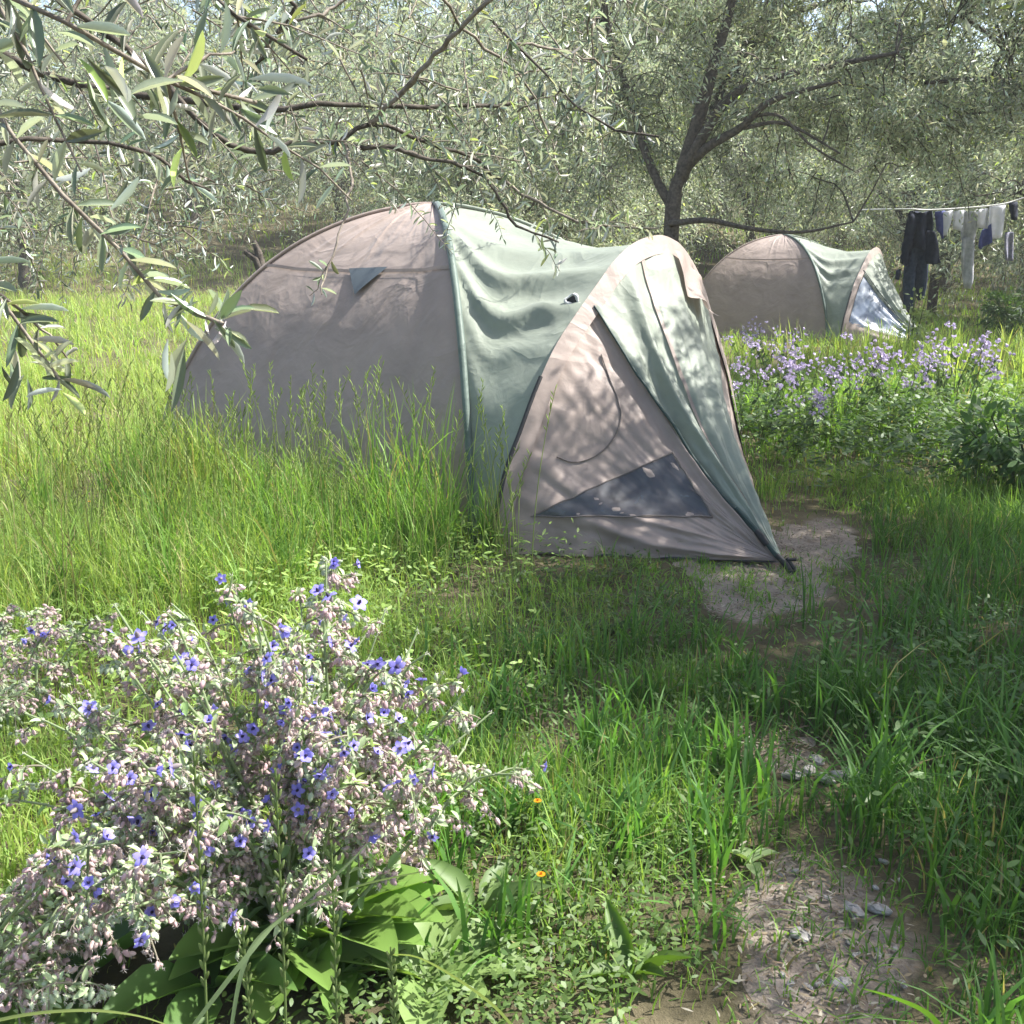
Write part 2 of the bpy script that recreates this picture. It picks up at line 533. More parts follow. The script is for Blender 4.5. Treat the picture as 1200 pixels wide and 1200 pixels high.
# seam across the near wall and the fly edge above it
i_seam = int(np.argmin(np.abs(pF1[:, 2] - 1.42)))
mb = MB()
row = Vnear[i_seam] + nn[i_seam] * .006
ribbon = np.stack([row + np.array([0, 0, .012]), row + nn[i_seam] * .012 - np.array([0, 0, .016])], 0)
mb.add(ribbon.reshape(-1, 3), gridq(2, len(row)))
mb.build('fly_seam', M['taupe'], tent, off=BASE)
# small hanging vent cover
mb = MB()
g3 = []
A_, B_, C_ = (410, 316), (456, 314), (419, 348)
n = 7
idx = {}
pts = []
for i in range(n):
    for j in range(n - i):
        a, b_ = i / (n - 1), j / (n - 1)
        px = A_[0] + (B_[0] - A_[0]) * a + (C_[0] - A_[0]) * b_; py = A_[1] + (B_[1] - A_[1]) * a + (C_[1] - A_[1]) * b_
        p = cast(bnear, px, py, .012 + .03 * b_ * (1 - b_ * .4))
        idx[i, j] = len(pts); pts.append(p if p is not None else pts[-1])
tr = []
for i in range(n - 1):
    for j in range(n - 1 - i):
        tr.append((idx[i, j], idx[i + 1, j], idx[i, j + 1]))
        if j < n - 2 - i: tr.append((idx[i + 1, j], idx[i + 1, j + 1], idx[i, j + 1]))
mb.add(pts, None, tr)
mb.build('vent_flap', M['vent'], tent, off=BASE)

# pole sleeves
for p, flip in ((pF1, 1), (pB1, 1), (pF2, 1), (pB2, 1)):
    mb = MB(); q = p.copy(); out_dir = nrm(np.c_[(p[:, :2] - CN), np.full(len(p), .6)])
    mb.tube(q + out_dir * .012, .022 if p is pF1 else .012, 8)
    mb.build('pole_sleeve', M['sleeve'] if p is pF1 else M['green'] if p is pF2 else M['taupe'], tent, off=BASE)

# front hoop
LF = G(577, 650); RF = G(873, 545); NOSE = G(912, 664)
hoop_px = [(578, 637), (596, 559), (615, 505), (634, 454), (655, 408), (679, 371), (705, 334), (720, 313), (738, 295), (755, 286), (772, 283), (787, 288), (800, 300),
           (817, 330), (829, 367), (841, 405), (851, 442), (862, 495), (870, 540)]
pn = nrm(np.array([-(RF - LF)[1], (RF - LF)[0]]))
hp = [LF]
for px, py in hoop_px[1:-1]:
    d = ray(px, py); k_ = np.dot(pn, LF[:2]) / np.dot(pn, d[:2])
    hp.append(np.array([0, 0, EYE]) + d * k_)
hp.append(RF)
NT = 97
hoop = spline(hp, NT)
itop = int(np.argmax(hoop[:, 2])); ttop = itop / (NT - 1)
tt = np.linspace(0, 1, NT)
# matching curve on the dome: F1 pole up to the peak, F2 pole down
pl = pole(F1, 200); pr = pole(F2, 200)[::-1]
k0 = np.zeros((NT, 3))
for i, t_ in enumerate(tt):
    f = t_ / ttop if t_ <= ttop else 1 + (t_ - ttop) / (1 - ttop)
    k0[i] = pl[int(round(min(f, 1) * 199))] if f <= 1 else pr[int(round((f - 1) * 199))]
for _ in range(3): k0[1:-1] = (k0[:-2] + 2 * k0[1:-1] + k0[2:]) / 4
NSS = 60
ss = np.linspace(0, 1, NSS)
Vr = k0[None] * (1 - ss)[:, None, None] + hoop[None] * ss[:, None, None]
nr = pnormals(Vr); ctr = np.array([.3, 6.7, .4])
sg = np.sign(np.sum(nr * (Vr - ctr), -1)); nr = nr * sg[..., None]
S2, T2 = ss[:, None], tt[None]
d = -.13 * np.sin(np.pi * S2) * np.exp(-((T2 - ttop) / .12) ** 2)
d = d - .05 * np.sin(np.pi * S2) * np.exp(-((T2 - .3) / .2) ** 2)
for tc_, am, wd, sk in ((.455, .016, .012, .03), (.425, -.025, .02, .045), (.395, .04, .014, .05), (.365, -.035, .022, .06), (.325, .042, .013, .05), (.30, -.03, .022, .05), (.25, .018, .012, .03), (.27, .02, .01, -.03), (.20, .018, .03, .05), (.60, .03, .02, 0), (.68, -.03, .03, 0)):
    dr = tc_ - sk * np.sin(np.pi * S2) - .02 * np.sin(2 * np.pi * S2)
    d = d + am * np.exp(-((T2 - dr) / wd) ** 2) * np.sin(np.pi * S2) ** .7
d = d + .008 * vnoise(S2 * 2 + 0 * T2, T2 * 9 + 0 * S2, .5, 21) * np.sin(np.pi * S2)
Vr = Vr + nr * d[..., None]
mb = MB(); mb.add(Vr.reshape(-1, 3), gridq(NSS, NT))
mb.build('porch_roof', M['green'], tent, off=BASE)
broof = bvh(Vr, gridq(NSS, NT))
# rear wall of the porch (inner tent) so that nothing shows through
mb = MB(); Vf, _ = wall(pF1 * [1, 1, .97] , pF2 * [1, 1, .97], .1, 24, 12)
Vf[..., :2] -= AX * .03
mb.add(Vf.reshape(-1, 3), gridq(NS, 24)); mb.build('inner_tent', M['taupe'], tent, off=BASE)
mb = MB(); hull = [B1, F1, LF[:2], NOSE[:2], RF[:2], F2, B2]
mb.add([(p[0], p[1], .02) for p in hull] + [(*CN, .02)], None, [(i, (i + 1) % 7, 7) for i in range(7)])
mb.build('groundsheet', M['floor'], tent, off=BASE)

# cone of fabric from the hoop to the pegged nose
NV = 44


def cone(t0, t1, v0, v1, nt_, nv_, off=0.0, wr=1.0, seed=0):
    T = np.linspace(t0, t1, nt_); Vv = np.linspace(v0, v1, nv_)
    H = np.stack([np.interp(T, tt, hoop[:, k]) for k in range(3)], 1)
    fwd = np.array([*nrm(NOSE[:2] - .5 * (LF + RF)[:2]), 0])
    tip = NOSE + np.array([0, 0, .03])
    V = H[None] * (1 - Vv)[:, None, None] + tip[None, None] * Vv[:, None, None]
    n = pnormals(V)
    c2 = np.array([.9, 6.0, .3]); sg = np.sign(np.sum(n * (V - c2), -1)); n = n * np.where(sg == 0, 1, sg)[..., None]
    v = Vv[:, None]; Tq = T[None]
    sag = -.10 * np.sin(np.pi * v) * (sstep(.02, .2, Tq) * sstep(.98, .8, Tq))
    d = sag
    # folds run from the hoop towards the nose
    for tc_, am, wd in ((.05, .02, .012), (.11, .016, .01), (.33, .03, .014), (.37, -.03, .016), (.42, .025, .012), (.47, -.03, .02), (.55, .035, .02), (.61, -.02, .016), (.68, .03, .02), (.75, -.025, .02), (.84, .03, .022), (.92, -.02, .02)):
        d = d + wr * am * np.exp(-((Tq - tc_ - .02 * np.sin(v * 5 + tc_ * 20)) / wd) ** 2) * np.sin(np.pi * np.clip(v * 1.02, 0, 1)) ** .8
    d = d + wr * .012 * vnoise(v * 3 + 0 * Tq, Tq * 14 + 0 * v, .6, 31 + seed) * np.sin(np.pi * v)
    d = d + wr * .006 * (1 - np.abs(vnoise(v * 2 + 0 * Tq, Tq * 26 + v * 3, .35, 77 + seed))) * np.sin(np.pi * v) + wr * .004 * vnoise(v * 9 + Tq * 20, Tq * 30 - v * 4, .4, 78)
    # slack hem along the ground
    d = d + wr * .018 * np.sin(v * 26) * np.exp(-(Tq / .05) ** 2) * np.sin(np.pi * v)
    V = V + n * (d + off)[..., None]
    V[..., 2] = np.maximum(V[..., 2], .012)
    return V, n


def panel(name, t0, t1, v0, v1, nt_, nv_, m, off=0.0, parent=None, wr=1.0):
    V, n = cone(t0, t1, v0, v1, nt_, nv_, off, wr)
    mb = MB(); mb.add(V.reshape(-1, 3), gridq(nv_, nt_))
    return mb.build(name, m, parent, off=BASE), V, n


TZ = .335
fp, Vp, np_ = panel('front_panel', 0, TZ + .05, 0, 1, 120, 90, M['taupe'], 0, tent, 1.5)
bfp = bvh(Vp, gridq(90, 120))
gp, Vg, ng = panel('door_panel', TZ + .005, .70, .0, .985, 110, 80, M['green'], .02, tent, 1.3)
panel('side_panel', .70, 1, 0, 1, 40, 50, M['taupe'], .0, tent)
# taupe hem that covers the hoop, and a taupe strip imitating a shadow streak down the green door
Vh, nh = cone(0, 1, -.012, .05, 120, 7, .026, .3)
mb = MB(); mb.add(Vh.reshape(-1, 3), gridq(7, 120)); mb.build('hoop_hem', M['taupe'], tent, off=BASE)
Vs_, _ = cone(.462, .470, .05, .96, 4, 60, .026)
mb = MB(); mb.add(Vs_.reshape(-1, 3), gridq(60, 4)); mb.build('door_shadow_strip', M['taupe'], tent, off=BASE)
# zip along the free edge of the door
mb = MB(); ed = Vg[:, 0] + ng[:, 0] * .008
mb.tube(ed[2:], np.linspace(.006, .011, len(ed) - 2), 6); mb.build('door_zip', M['cord'], tent, off=BASE)
# brown crumpled tie flap near the top of the door
Vt, ntp = cone(.545, .635, .04, .20, 14, 16, .035, .6)
vv = np.linspace(0, 1, 16)[:, None]; uu = np.linspace(0, 1, 14)[None]
Vt = Vt + ntp * ((.01 + .06 * vv ** 2.5 * (.4 + uu)) * 1 + .014 * np.sin(uu * 9 + vv * 4))[..., None]
mb = MB(); mb.add(Vt.reshape(-1, 3), gridq(16, 14)); mb.build('tie_flap', M['taupe'], tent, off=BASE)


def patch(b, tri_px, n=14, off=.008):
    A_, B_, C_ = [np.array(p, float) for p in tri_px]
    idx, pts, tr = {}, [], []
    for i in range(n):
        for j in range(n - i):
            q = A_ + (B_ - A_) * i / (n - 1) + (C_ - A_) * j / (n - 1)
            p = cast(b, q[0], q[1], off)
            if p is None: p = pts[-1]
            idx[i, j] = len(pts); pts.append(p)
    for i in range(n - 1):
        for j in range(n - 1 - i):
            tr.append((idx[i, j], idx[i + 1, j], idx[i, j + 1]))
            if j < n - 2 - i: tr.append((idx[i + 1, j], idx[i + 1, j + 1], idx[i, j + 1]))
    mb = MB(); mb.add(pts, None, tr)
    return mb


win = patch(bfp, [(622, 605), (787, 531), (836, 606)]).build('mesh_window', M['window'], tent, off=BASE)


def line_on(b, pts, r, off=.006, n=40):
    out_ = []
    for q in spline(np.array(pts, float), n):
        p = cast(b, q[0], q[1], off)
        if p is not None: out_.append(p)
    mb = MB(); mb.tube(out_, r, 6)
    return mb


line_on(bfp, [(704, 416), (714, 445), (724, 470), (727, 492), (716, 518), (695, 536), (672, 542), (652, 536)], .004).build('inner_zip', M['seam'], tent, off=BASE)
hem_px = [(622, 605), (787, 531), (836, 606), (622, 605)]
hm_ = [np.array(a_) + (np.array(b_) - np.array(a_)) * t_ for a_, b_ in zip(hem_px[:-1], hem_px[1:]) for t_ in np.linspace(0, 1, 14)]
mb = MB(); mb.tube([p for p in (cast(bfp, q[0], q[1], .009) for q in hm_) if p is not None], .0045, 6); mb.build('window_hem', M['seam'], tent, off=BASE)
# hoop pole with its bare black foot
mb = MB(); mb.tube(hoop + np.array([*(-pn * np.sign(pn[1]) * 0.0), 0]), .011, 8); mb.build('hoop_pole', M['black'], tent, off=BASE)
mb = MB(); h_ = hoop[:22] + nrm(np.array([-.7, -.6, .1])) * .03; mb.tube(h_, .013, 8); mb.build('pole_foot', M['black'], tent, off=BASE)
# nose: strap, buckle, peg
tip = NOSE + np.array([0, 0, .03]); back_ = nrm(Vg[62, 0] - tip)
mb = MB(); mb.tube(spline([tip + back_ * .34 + [0, -.01, .02], tip + back_ * .18 + [.01, -.02, .015], tip + [.0, -.015, .01], tip + [.06, -.05, -.015]], 14), .011, 6); mb.build('strap', M['cord'], tent, off=BASE)
mb = MB()
for a_, b_, r_ in ((.18, .10, .021), (.02, -.09, .017)):
    mb.tube([tip + back_ * a_ + [0, -.022, .02], tip + back_ * (a_ + b_) / 2 + [.0, -.03, .02], tip + back_ * b_ + [0.0, -.025, .012]], [r_ * .8, r_, r_ * .75], 8)
mb.build('buckle', M['black'], tent, off=BASE)
mb = MB(); mb.tube([tip + [.03, -.03, .02], tip + [.06, -.06, -.02], tip + [.07, -.07, -.06]], [.012, .010, .006], 8)
mb.tube([tip + [.03, -.045, .018], tip + [.075, -.03, .016]], .009, 6); mb.build('peg', M['black'], tent, off=BASE)
# eyelet with its pale reinforcing ring on the porch roof
ec = cast(broof, 671, 354, .012)
if ec is not None:
    en = nrm(np.array([0, 0, EYE]) - ec + np.array([0, 0, .8])); e1 = nrm(np.cross(en, [0, 0, 1])); e2 = np.cross(en, e1)
    th = np.linspace(0, 2 * math.pi, 25)
    ringp = ec + (.034 + .006 * np.sin(3 * th + 1))[:, None] * (np.cos(th)[:, None] * e1 + .8 * np.sin(th)[:, None] * e2)
    mb = MB(); mb.tube(ringp, .008 + .003 * np.sin(2 * th), 8); ey = mb.build('eyelet', M['white'], tent, off=BASE)
    mb = MB(); mb.add(np.vstack([ec + .032 * (np.cos(th)[:, None] * e1 + .8 * np.sin(th)[:, None] * e2), ec]), None, [(i, i + 1, 25) for i in range(24)])
    dk = mb.build('eyelet_hole', M['black'], ey, off=(0, 0, 0)); dk.location = -BASE  # black disc standing in for the dark inside the hole
    mb = MB(); mb.tube(spline([ec + e1 * -.03 + e2 * .03, ec + en * .04 - e1 * .1 + e2 * .06, ec - e1 * .17 + e2 * .05 + en * .02], 8), [.02, .024, .014, .02, .022, .02, .014, .01], 6)
    mb.build('eyelet_tab', M['white'], tent, off=BASE)

# small tent: same kind farther off
SB = U(917, 290, 20.0)[:2]
tent2 = empty('dome_tent', (SB[0], SB[1], float(gz(SB[0], SB[1]))), 'small looking beige and green dome tent farther back near the clothesline, with bluish porch window', 'tent', 'dome tents in the olive grove')
for ch in list(tent.children):
    if ch.name.split('.')[0] in ('front_panel', 'mesh_window', 'inner_zip', 'eyelet', 'eyelet_tab', 'vent_flap', 'door_shadow_strip', 'tie_flap', 'window_hem', 'buckle', 'strap', 'door_panel'): continue
    copy_tree(ch, tent2)
panel('front_panel', 0, .1, 0, 1, 12, 40, M['taupe'], 0, tent2)
panel('mesh_window', .09, .33, .06, 1, 30, 40, M['bluewin'], .0, tent2)
panel('door_panel', .33, .70, .0, .985, 50, 40, M['green'], .02, tent2)
tent2.rotation_euler = (0, 0, math.radians(2))
tent2.scale = (1.0, 1.0, 1.02)

# ------------------------------------------------------------------ haze in the air
hz = bpy.data.materials.new('haze'); hz.use_nodes = True; ht = hz.node_tree; ht.nodes.clear()
ho = ht.nodes.new('ShaderNodeOutputMaterial'); hv = ht.nodes.new('ShaderNodeVolumePrincipled')
hv.inputs['Density'].default_value = .0016; hv.inputs['Color'].default_value = (.9, .93, .92, 1); hv.inputs['Anisotropy'].default_value = .2
ht.links.new(hv.outputs[0], ho.inputs['Volume'])
hc = [(x, y, z) for x in (-62, 62) for y in (-14, 82) for z in (-1.2, 30)]
ob = mesh('haze', hc, np.array([[0, 1, 3, 2], [4, 6, 7, 5], [0, 4, 5, 1], [2, 3, 7, 6], [0, 2, 6, 4], [1, 5, 7, 3]]), hz, None, None, False)
tag(ob, 'thin bright haze over the grove', kind='stuff')

# ------------------------------------------------------------------ trees
def olive_colors(n, r, lo=.75, hi=1.3):
    v = r.uniform(lo, hi, (n, 1)); c = np.ones((n, 3)) * v
    c *= np.array([1, 1, 1]) + r.normal(0, .06, (n, 3)) * np.array([1.2, .6, 1])
    y = r.random(n) < .035
    c[y] *= np.array([1.4, 1.5, .6])
    return np.clip(c, .3, 2.2)


def limb_path(a, b, r, wig=.12, n=9):
    a, b = np.asarray(a, float), np.asarray(b, float)
    L = np.linalg.norm(b - a); t_ = np.linspace(0, 1, 5)
    P = a + (b - a) * t_[:, None] + r.normal(0, wig * L * .35, (5, 3)) * np.sin(np.pi * t_)[:, None]
    P[:, 2] += .12 * L * np.sin(np.pi * t_)
    return spline(P, n)


def crown_sprays(centers, dirs, r, nleaf, L, spread, leafL, leafW, mbt, tw=.004, droop=.5):
    """a drooping leafy spray at each centre: a thin twig and leaves set along it"""
    P_, D_, N_ = [], [], []
    for c, d in zip(centers, dirs):
        ln = L * r.uniform(.6, 1.4); d = nrm(d + r.normal(0, .35, 3))
        t_ = np.linspace(0, 1, 6)[:, None]
        tw_p = c + d * ln * t_ + np.array([0, 0, -1]) * droop * ln * t_ ** 2 + r.normal(0, .02, (6, 3)) * t_
        if mbt is not None: mbt.tube(tw_p, np.linspace(tw * 1.6, tw * .6, 6), 3)
        s_ = r.uniform(.05, 1, nleaf)
        p = np.stack([np.interp(s_, t_[:, 0], tw_p[:, k]) for k in range(3)], 1) + r.normal(0, spread, (nleaf, 3))
        td = nrm(tw_p[-1] - tw_p[0])
        P_.append(p); D_.append(nrm(td * .7 + rdir(nleaf, r) * .9)); N_.append(nrm(rdir(nleaf, r) * .8 + np.array([.1, 0, .7])))
    P_, D_, N_ = map(np.concatenate, (P_, D_, N_))
    n = len(P_)
    return P_, D_, N_, leafL * r.uniform(.7, 1.3, n), leafW * r.uniform(.75, 1.25, n)


def blob_points(blobs, n, r, shell=.55):
    w_ = np.array([b[3] * b[4] * b[5] for b in blobs]) ** .8; w_ /= w_.sum()
    n0 = n; n = int(n * 1.7)
    k = r.choice(len(blobs), n, p=w_); B = np.array(blobs)[k]
    d = rdir(n, r); rad = r.uniform(shell, 1, n)[:, None] ** .7
    P_ = B[:, :3] + d * rad * B[:, 3:6]; f_ = 2.6 / max(.3, B[:, 3].mean())
    q_ = P_ * f_; nz_ = np.sin(q_[:, 0] * 1.9 + 1) * np.sin(q_[:, 1] * 1.7 + 2) + np.sin(q_[:, 2] * 3.1 + q_[:, 0]) * .7 + r.normal(0, .35, n)
    s_ = np.argsort(-nz_)[:n0]; r.shuffle(s_)      # leafy clumps with gaps between them
    return P_[s_], nrm(d + np.array([0, 0, -.15]))[s_], k[s_]


def make_tree(name, trunk_pts, trunk_r, limbs, blobs, nspray, nleaf, seed, leafL, leafW, label, group=None, loc=(0, 0, 0), sprayL=.6, spread=.07, mat='olivefar', droop=.5, lo=.75, hi=1.3, cat='tree', bark='bark'):
    """limbs: list of (list of points, r0, r1); everything in the tree's own coordinates"""
    r = np.random.default_rng(seed)
    root = empty(name, loc, label, cat, group)
    mb = MB(); tp = spline(np.array(trunk_pts, float), 14)
    rr = np.linspace(trunk_r * 1.15, trunk_r * .6, 14) * (1 + .08 * np.sin(np.arange(14) * 1.9)); rr[0] *= 1.35
    mb.tube(tp, rr, 10); mb.build('trunk', M[bark], root)
    mb = MB(); tips = []
    for pts, r0, r1 in limbs:
        q = spline(np.array(pts, float), 16); mb.tube(q, np.linspace(r0, r1, 16), 7); tips += [q[8], q[12], q[15]]
    tips = np.array(tips)
    # side branches out to the blobs
    C, D, kb = blob_points(blobs, nspray, r)
    sub = r.choice(nspray, max(8, nspray // 7), replace=False)
    for i in sub:
        j = np.argmin(np.linalg.norm(tips - C[i], axis=1) + r.uniform(0, .5, len(tips)))
        q = limb_path(tips[j], C[i], r, .16); mb.tube(q, np.linspace(trunk_r * .09, trunk_r * .03, len(q)), 5)
    mb.build('branches', M[bark], root)
    mbt = MB()
    P_, D_, N_, L_, W_ = crown_sprays(C, D, r, nleaf, sprayL, spread, leafL, leafW, mbt, .004 if leafL < .08 else .006, droop)
    V, Q, CC = leaves(P_, D_, N_, L_, W_, TPL1[0], TPL1[1], olive_colors(len(P_), r, lo, hi) * np.repeat(r.uniform(.72, 1.25, (nspray, 1)), nleaf, axis=0))
    f = mesh('crown', V, Q, M[mat], root, CC, False)
    mbt.build('twigs', M[bark], f)
    return root


def generic_tree(seed, label, h=6.5, R=3.0, loc=(0, 0, 0), nspray=520, nleaf=80, group=None):
    r = np.random.default_rng(seed)
    lean = r.normal(0, .25, 2)
    fork = np.array([lean[0], lean[1], 1.3])
    trunk = [(0, 0, -.15), (lean[0] * .3, lean[1] * .3, .5), fork]
    blobs, limbs = [], []
    for k in range(8):
        a = k * 2.4 + r.uniform(0, .6); rad = R * r.uniform(.25, .68); zz = h * r.uniform(.40, .82)
        b = (math.cos(a) * rad, math.sin(a) * rad, zz, R * r.uniform(.38, .55), R * r.uniform(.38, .55), h * r.uniform(.17, .25))
        blobs.append(b)
        c = np.array(b[:3])
        limbs.append(([fork * [.9, .9, .95], fork * .6 + c * .4 + r.normal(0, .15, 3) + [0, 0, .2], c + [0, 0, -.1]], .09, .02))
    for k in range(7):     # low skirts of hanging twigs
        a = r.uniform(0, 6.28); rad = R * r.uniform(.6, .9)
        blobs.append((math.cos(a) * rad, math.sin(a) * rad, h * r.uniform(.30, .42), R * .33, R * .33, h * .11))
    return make_tree('olive_tree', trunk, .19, limbs, blobs, nspray, nleaf, seed, .11, .030, label, group, loc, .7, .10)


# the olive tree behind the tents, with its dark leaning limbs
def T1p(px, py, d=12.5): return U(px, py, d)
tb = T1p(785, 300); tb0 = np.array([tb[0] + .02, 12.5, -.1])
base1 = np.array([tb0[0], tb0[1], 0])
L1 = lambda pts: [T1p(*p) - base1 for p in pts]
trunk1 = [tb0 - base1] + L1([(788, 250, 12.5), (800, 200, 12.5)])
limbs1 = [
    (L1([(800, 200, 12.5), (815, 150, 12.4), (838, 70, 12.3), (858, 0, 12.2), (880, -70, 12.1)]), .13, .05),
    (L1([(798, 210, 12.5), (815, 175, 12.3), (850, 120, 12.1), (890, 95, 11.9), (960, 80, 11.7), (1050, 62, 11.5)]), .10, .025),
    (L1([(800, 200, 12.5), (830, 172, 12.2), (868, 150, 12), (905, 118, 11.8), (985, 95, 11.5)]), .09, .02),
    (L1([(870, 150, 12), (920, 145, 11.8), (985, 180, 11.6)]), .035, .012),
    (L1([(868, 140, 12), (912, 135, 11.8), (950, 170, 11.6), (1000, 200, 11.5)]), .03, .01),
    (L1([(790, 250, 12.5), (760, 190, 12.7), (740, 120, 12.9), (715, 40, 13), (700, -40, 13)]), .08, .03),
    (L1([(800, 205, 12.5), (850, 100, 13), (900, 30, 13.3), (980, 0, 13.6), (1060, -20, 13.8)]), .09, .03),
    (L1([(785, 262, 12.4), (830, 258, 12.1), (880, 268, 11.9), (940, 272, 11.8), (1000, 260, 11.8)]), .055, .012),
]
bl = []
for px, py, d, a, b_, c in ((860, -20, 13.2, 1.1, 1.0, .6), (960, 30, 12.8, 1.2, .9, .6), (1040, 110, 12.2, .75, .7, .5), (930, 100, 13.2, 1.0, .8, .5), (740, 60, 12.8, .9, 1.0, .7),
                           (700, 160, 13.2, .8, .9, .5), (990, 180, 12.8, .75, .6, .36), (900, 180, 13.6, .9, .7, .34), (800, 60, 13.6, 1.2, 1.0, .7), (1020, -40, 12.6, 1.4, 1.2, .7), (770, -90, 12.6, 1.6, 1.5, .7),
                           (1050, 170, 12.6, .45, .5, .36), (640, 90, 14, .9, .9, .7), (800, 150, 13.8, .8, .6, .5)):
    bl.append((*(U(px, py, d) - base1), a, b_, c))
limbs1 = [(a_, b_ * .72, c_ * .8) for a_, b_, c_ in limbs1]
make_tree('olive_tree', trunk1, .125, limbs1, bl + [(*(U(930, 110, 11.6) - base1), .8, .5, .5)], 740, 105, 5, .080, .020, 'big grey green olive tree with dark leaning trunk rising between the two tents', 'olive trees of the grove', base1, .42, .075, droop=.3)

# right hand tree: crown enters at the upper right
base2 = np.array([8.2, 13.2, 0])
L2 = lambda pts: [U(*p) - base2 for p in pts]
trunk2 = [(0, 0, -.1), (-.05, .05, .7), (-.15, .05, 1.6)]
limbs2 = [
    ([(-.15, .05, 1.5)] + L2([(1240, 120, 13.0), (1195, 100, 12.6), (1150, 93, 12.2), (1085, 97, 11.9)]), .09, .02),
    ([(-.15, .05, 1.5)] + L2([(1215, 125, 13.0), (1170, 130, 12.6), (1120, 135, 12.4)]), .05, .012),
    ([(-.15, .05, 1.5)] + L2([(1200, 110, 13.0), (1180, 60, 12.8), (1130, 20, 12.6)]), .07, .02),
    ([(-.15, .05, 1.5), (.8, .4, 3.0), (1.6, .8, 4.2)], .08, .02), ([(-.15, .05, 1.5), (-.1, 1.0, 3.0), (-.3, 1.8, 4.2)], .08, .02)]
bl = []
for px, py, d, a, b_, c in ((1150, 60, 12.4, .8, .9, .5), (1200, 0, 12.6, 1.2, 1.1, .6), (1120, 150, 12.3, .5, .7, .35), (1195, 160, 12.8, .7, .8, .4), (1110, -20, 12.8, 1.0, 1.0, .6), (1280, 60, 13.3, 1.4, 1.4, .8), (1200, -110, 13.4, 2.0, 1.6, .8), (1330, 140, 13.2, 1.0, 1.0, .6)):
    bl.append((*(U(px, py, d) - base2), a, b_, c))
make_tree('olive_tree', trunk2, .2, limbs2, bl, 520, 95, 15, .085, .022, 'olive tree whose branches reach in above the washing line at the upper right', 'olive trees of the grove', base2, .45, .075, droop=.3)

# grove behind: three kinds, copied
GL = 'pale olive tree of the grove behind the tents and the meadow'
vars_ = [generic_tree(71, GL, 6.6, 3.0, group='olive trees of the grove'), generic_tree(72, GL, 6.0, 3.3, group='olive trees of the grove'), generic_tree(73, GL, 7.2, 2.8, group='olive trees of the grove')]
spots = [(-12.5, 27), (-5.0, 31), (-.9, 36), (-.5, 18.2), (.75, 19.3), (9.2, 24.5), (13.5, 24), (11.5, 19.5), (7.2, 31), (3.6, 29),
         (-10.5, 35), (-17, 34), (5.5, 37), (11, 36), (17, 33), (-6.5, 42), (-14.5, 44), (1.2, 45), (9, 46), (15, 45), (22, 42), (-22, 44), (-3, 52), (-11, 54), (5.5, 55), (13, 56), (-20, 56), (21, 55), (-29, 55), (29, 52), (17.5, 27.5), (12.2, 30), (8.6, 35)]
for i, (x, y) in enumerate(spots):
    t0 = vars_[i] if i < 3 else copy_tree(vars_[i % 3])
    sc_ = .9 + .25 * ((i * 37) % 10) / 10 + (.3 if y > 33 else 0) - (.2 if i in (3, 4) else 0)
    t0.location = (x, y, float(gz(x, y)) - .05); t0.rotation_euler = (0, 0, i * 1.7); t0.scale = (sc_, sc_, sc_)

# tree to the right whose crown shades the path
bl = [(-.2, .3, 3.5, 1.2, 1.1, .55), (-1.0, .6, 3.3, .8, .9, .4), (-.6, -.8, 3.5, .9, .8, .4), (.6, 1.2, 3.9, 1.1, 1.0, .5), (.8, -1.2, 3.8, 1.1, .9, .5), (-.1, 1.9, 4.0, .9, .8, .45), (.5, .1, 4.6, 1.3, 1.2, .5), (-.3, -1.7, 3.7, .8, .6, .35), (-1.6, .35, 3.5, .8, .7, .35), (-1.7, -.6, 3.5, .7, .8, .35), (-1.0, -.3, 3.6, .8, .7, .35), (-.2, -2.3, 3.6, .9, .8, .4), (-1.0, -1.5, 3.3, .6, .6, .3), (-.3, 2.4, 3.9, 1.0, .9, .4)]
limbs = [([(0, 0, 1.4), (c[0] * .5, c[1] * .5, 2.5), (c[0], c[1], c[2])], .06, .015) for c in bl]
make_tree('olive_tree', [(0, 0, -.1), (.05, 0, .7), (0, .05, 1.5)], .18, limbs, bl, 820, 66, 25, .085, .025, 'olive tree standing right beside the path, shading it', 'olive trees of the grove', (4.3, 4.7, 0), .5, .07)

# dark conifer and bush at the right
r_ = np.random.default_rng(31)
cp = U(1095, 330, 25.0); root = empty('conifer', (cp[0], cp[1], float(gz(cp[0], cp[1]))), 'narrow dark blue green conifer behind the clothesline', 'tree')
mb = MB(); mb.tube([(0, 0, 0), (0, 0, 2.5), (0, 0, 4.8)], [.12, .08, .02], 6); mb.build('trunk', M['bark'], root)
n = 14000; z = r_.uniform(.2, 1, n) ** .8 * 4.9; rad = (.95 * (1 - z / 5.1) ** .7 + .1) * np.sqrt(r_.random(n)) * (1 + .25 * np.sin(z * 7)); a = r_.uniform(0, 6.28, n)
P_ = np.c_[rad * np.cos(a), rad * np.sin(a), z]; D_ = nrm(np.c_[np.cos(a), np.sin(a), r_.uniform(-.3, .7, n)])
V, Q, CC = leaves(P_, D_, rdir(n, r_), np.full(n, .14), np.full(n, .05), TPL1[0], TPL1[1], np.array([.035, .06, .05]) * r_.uniform(.6, 1.4, (n, 1)))
mesh('crown', V, Q, M['herb'], root, CC, False)


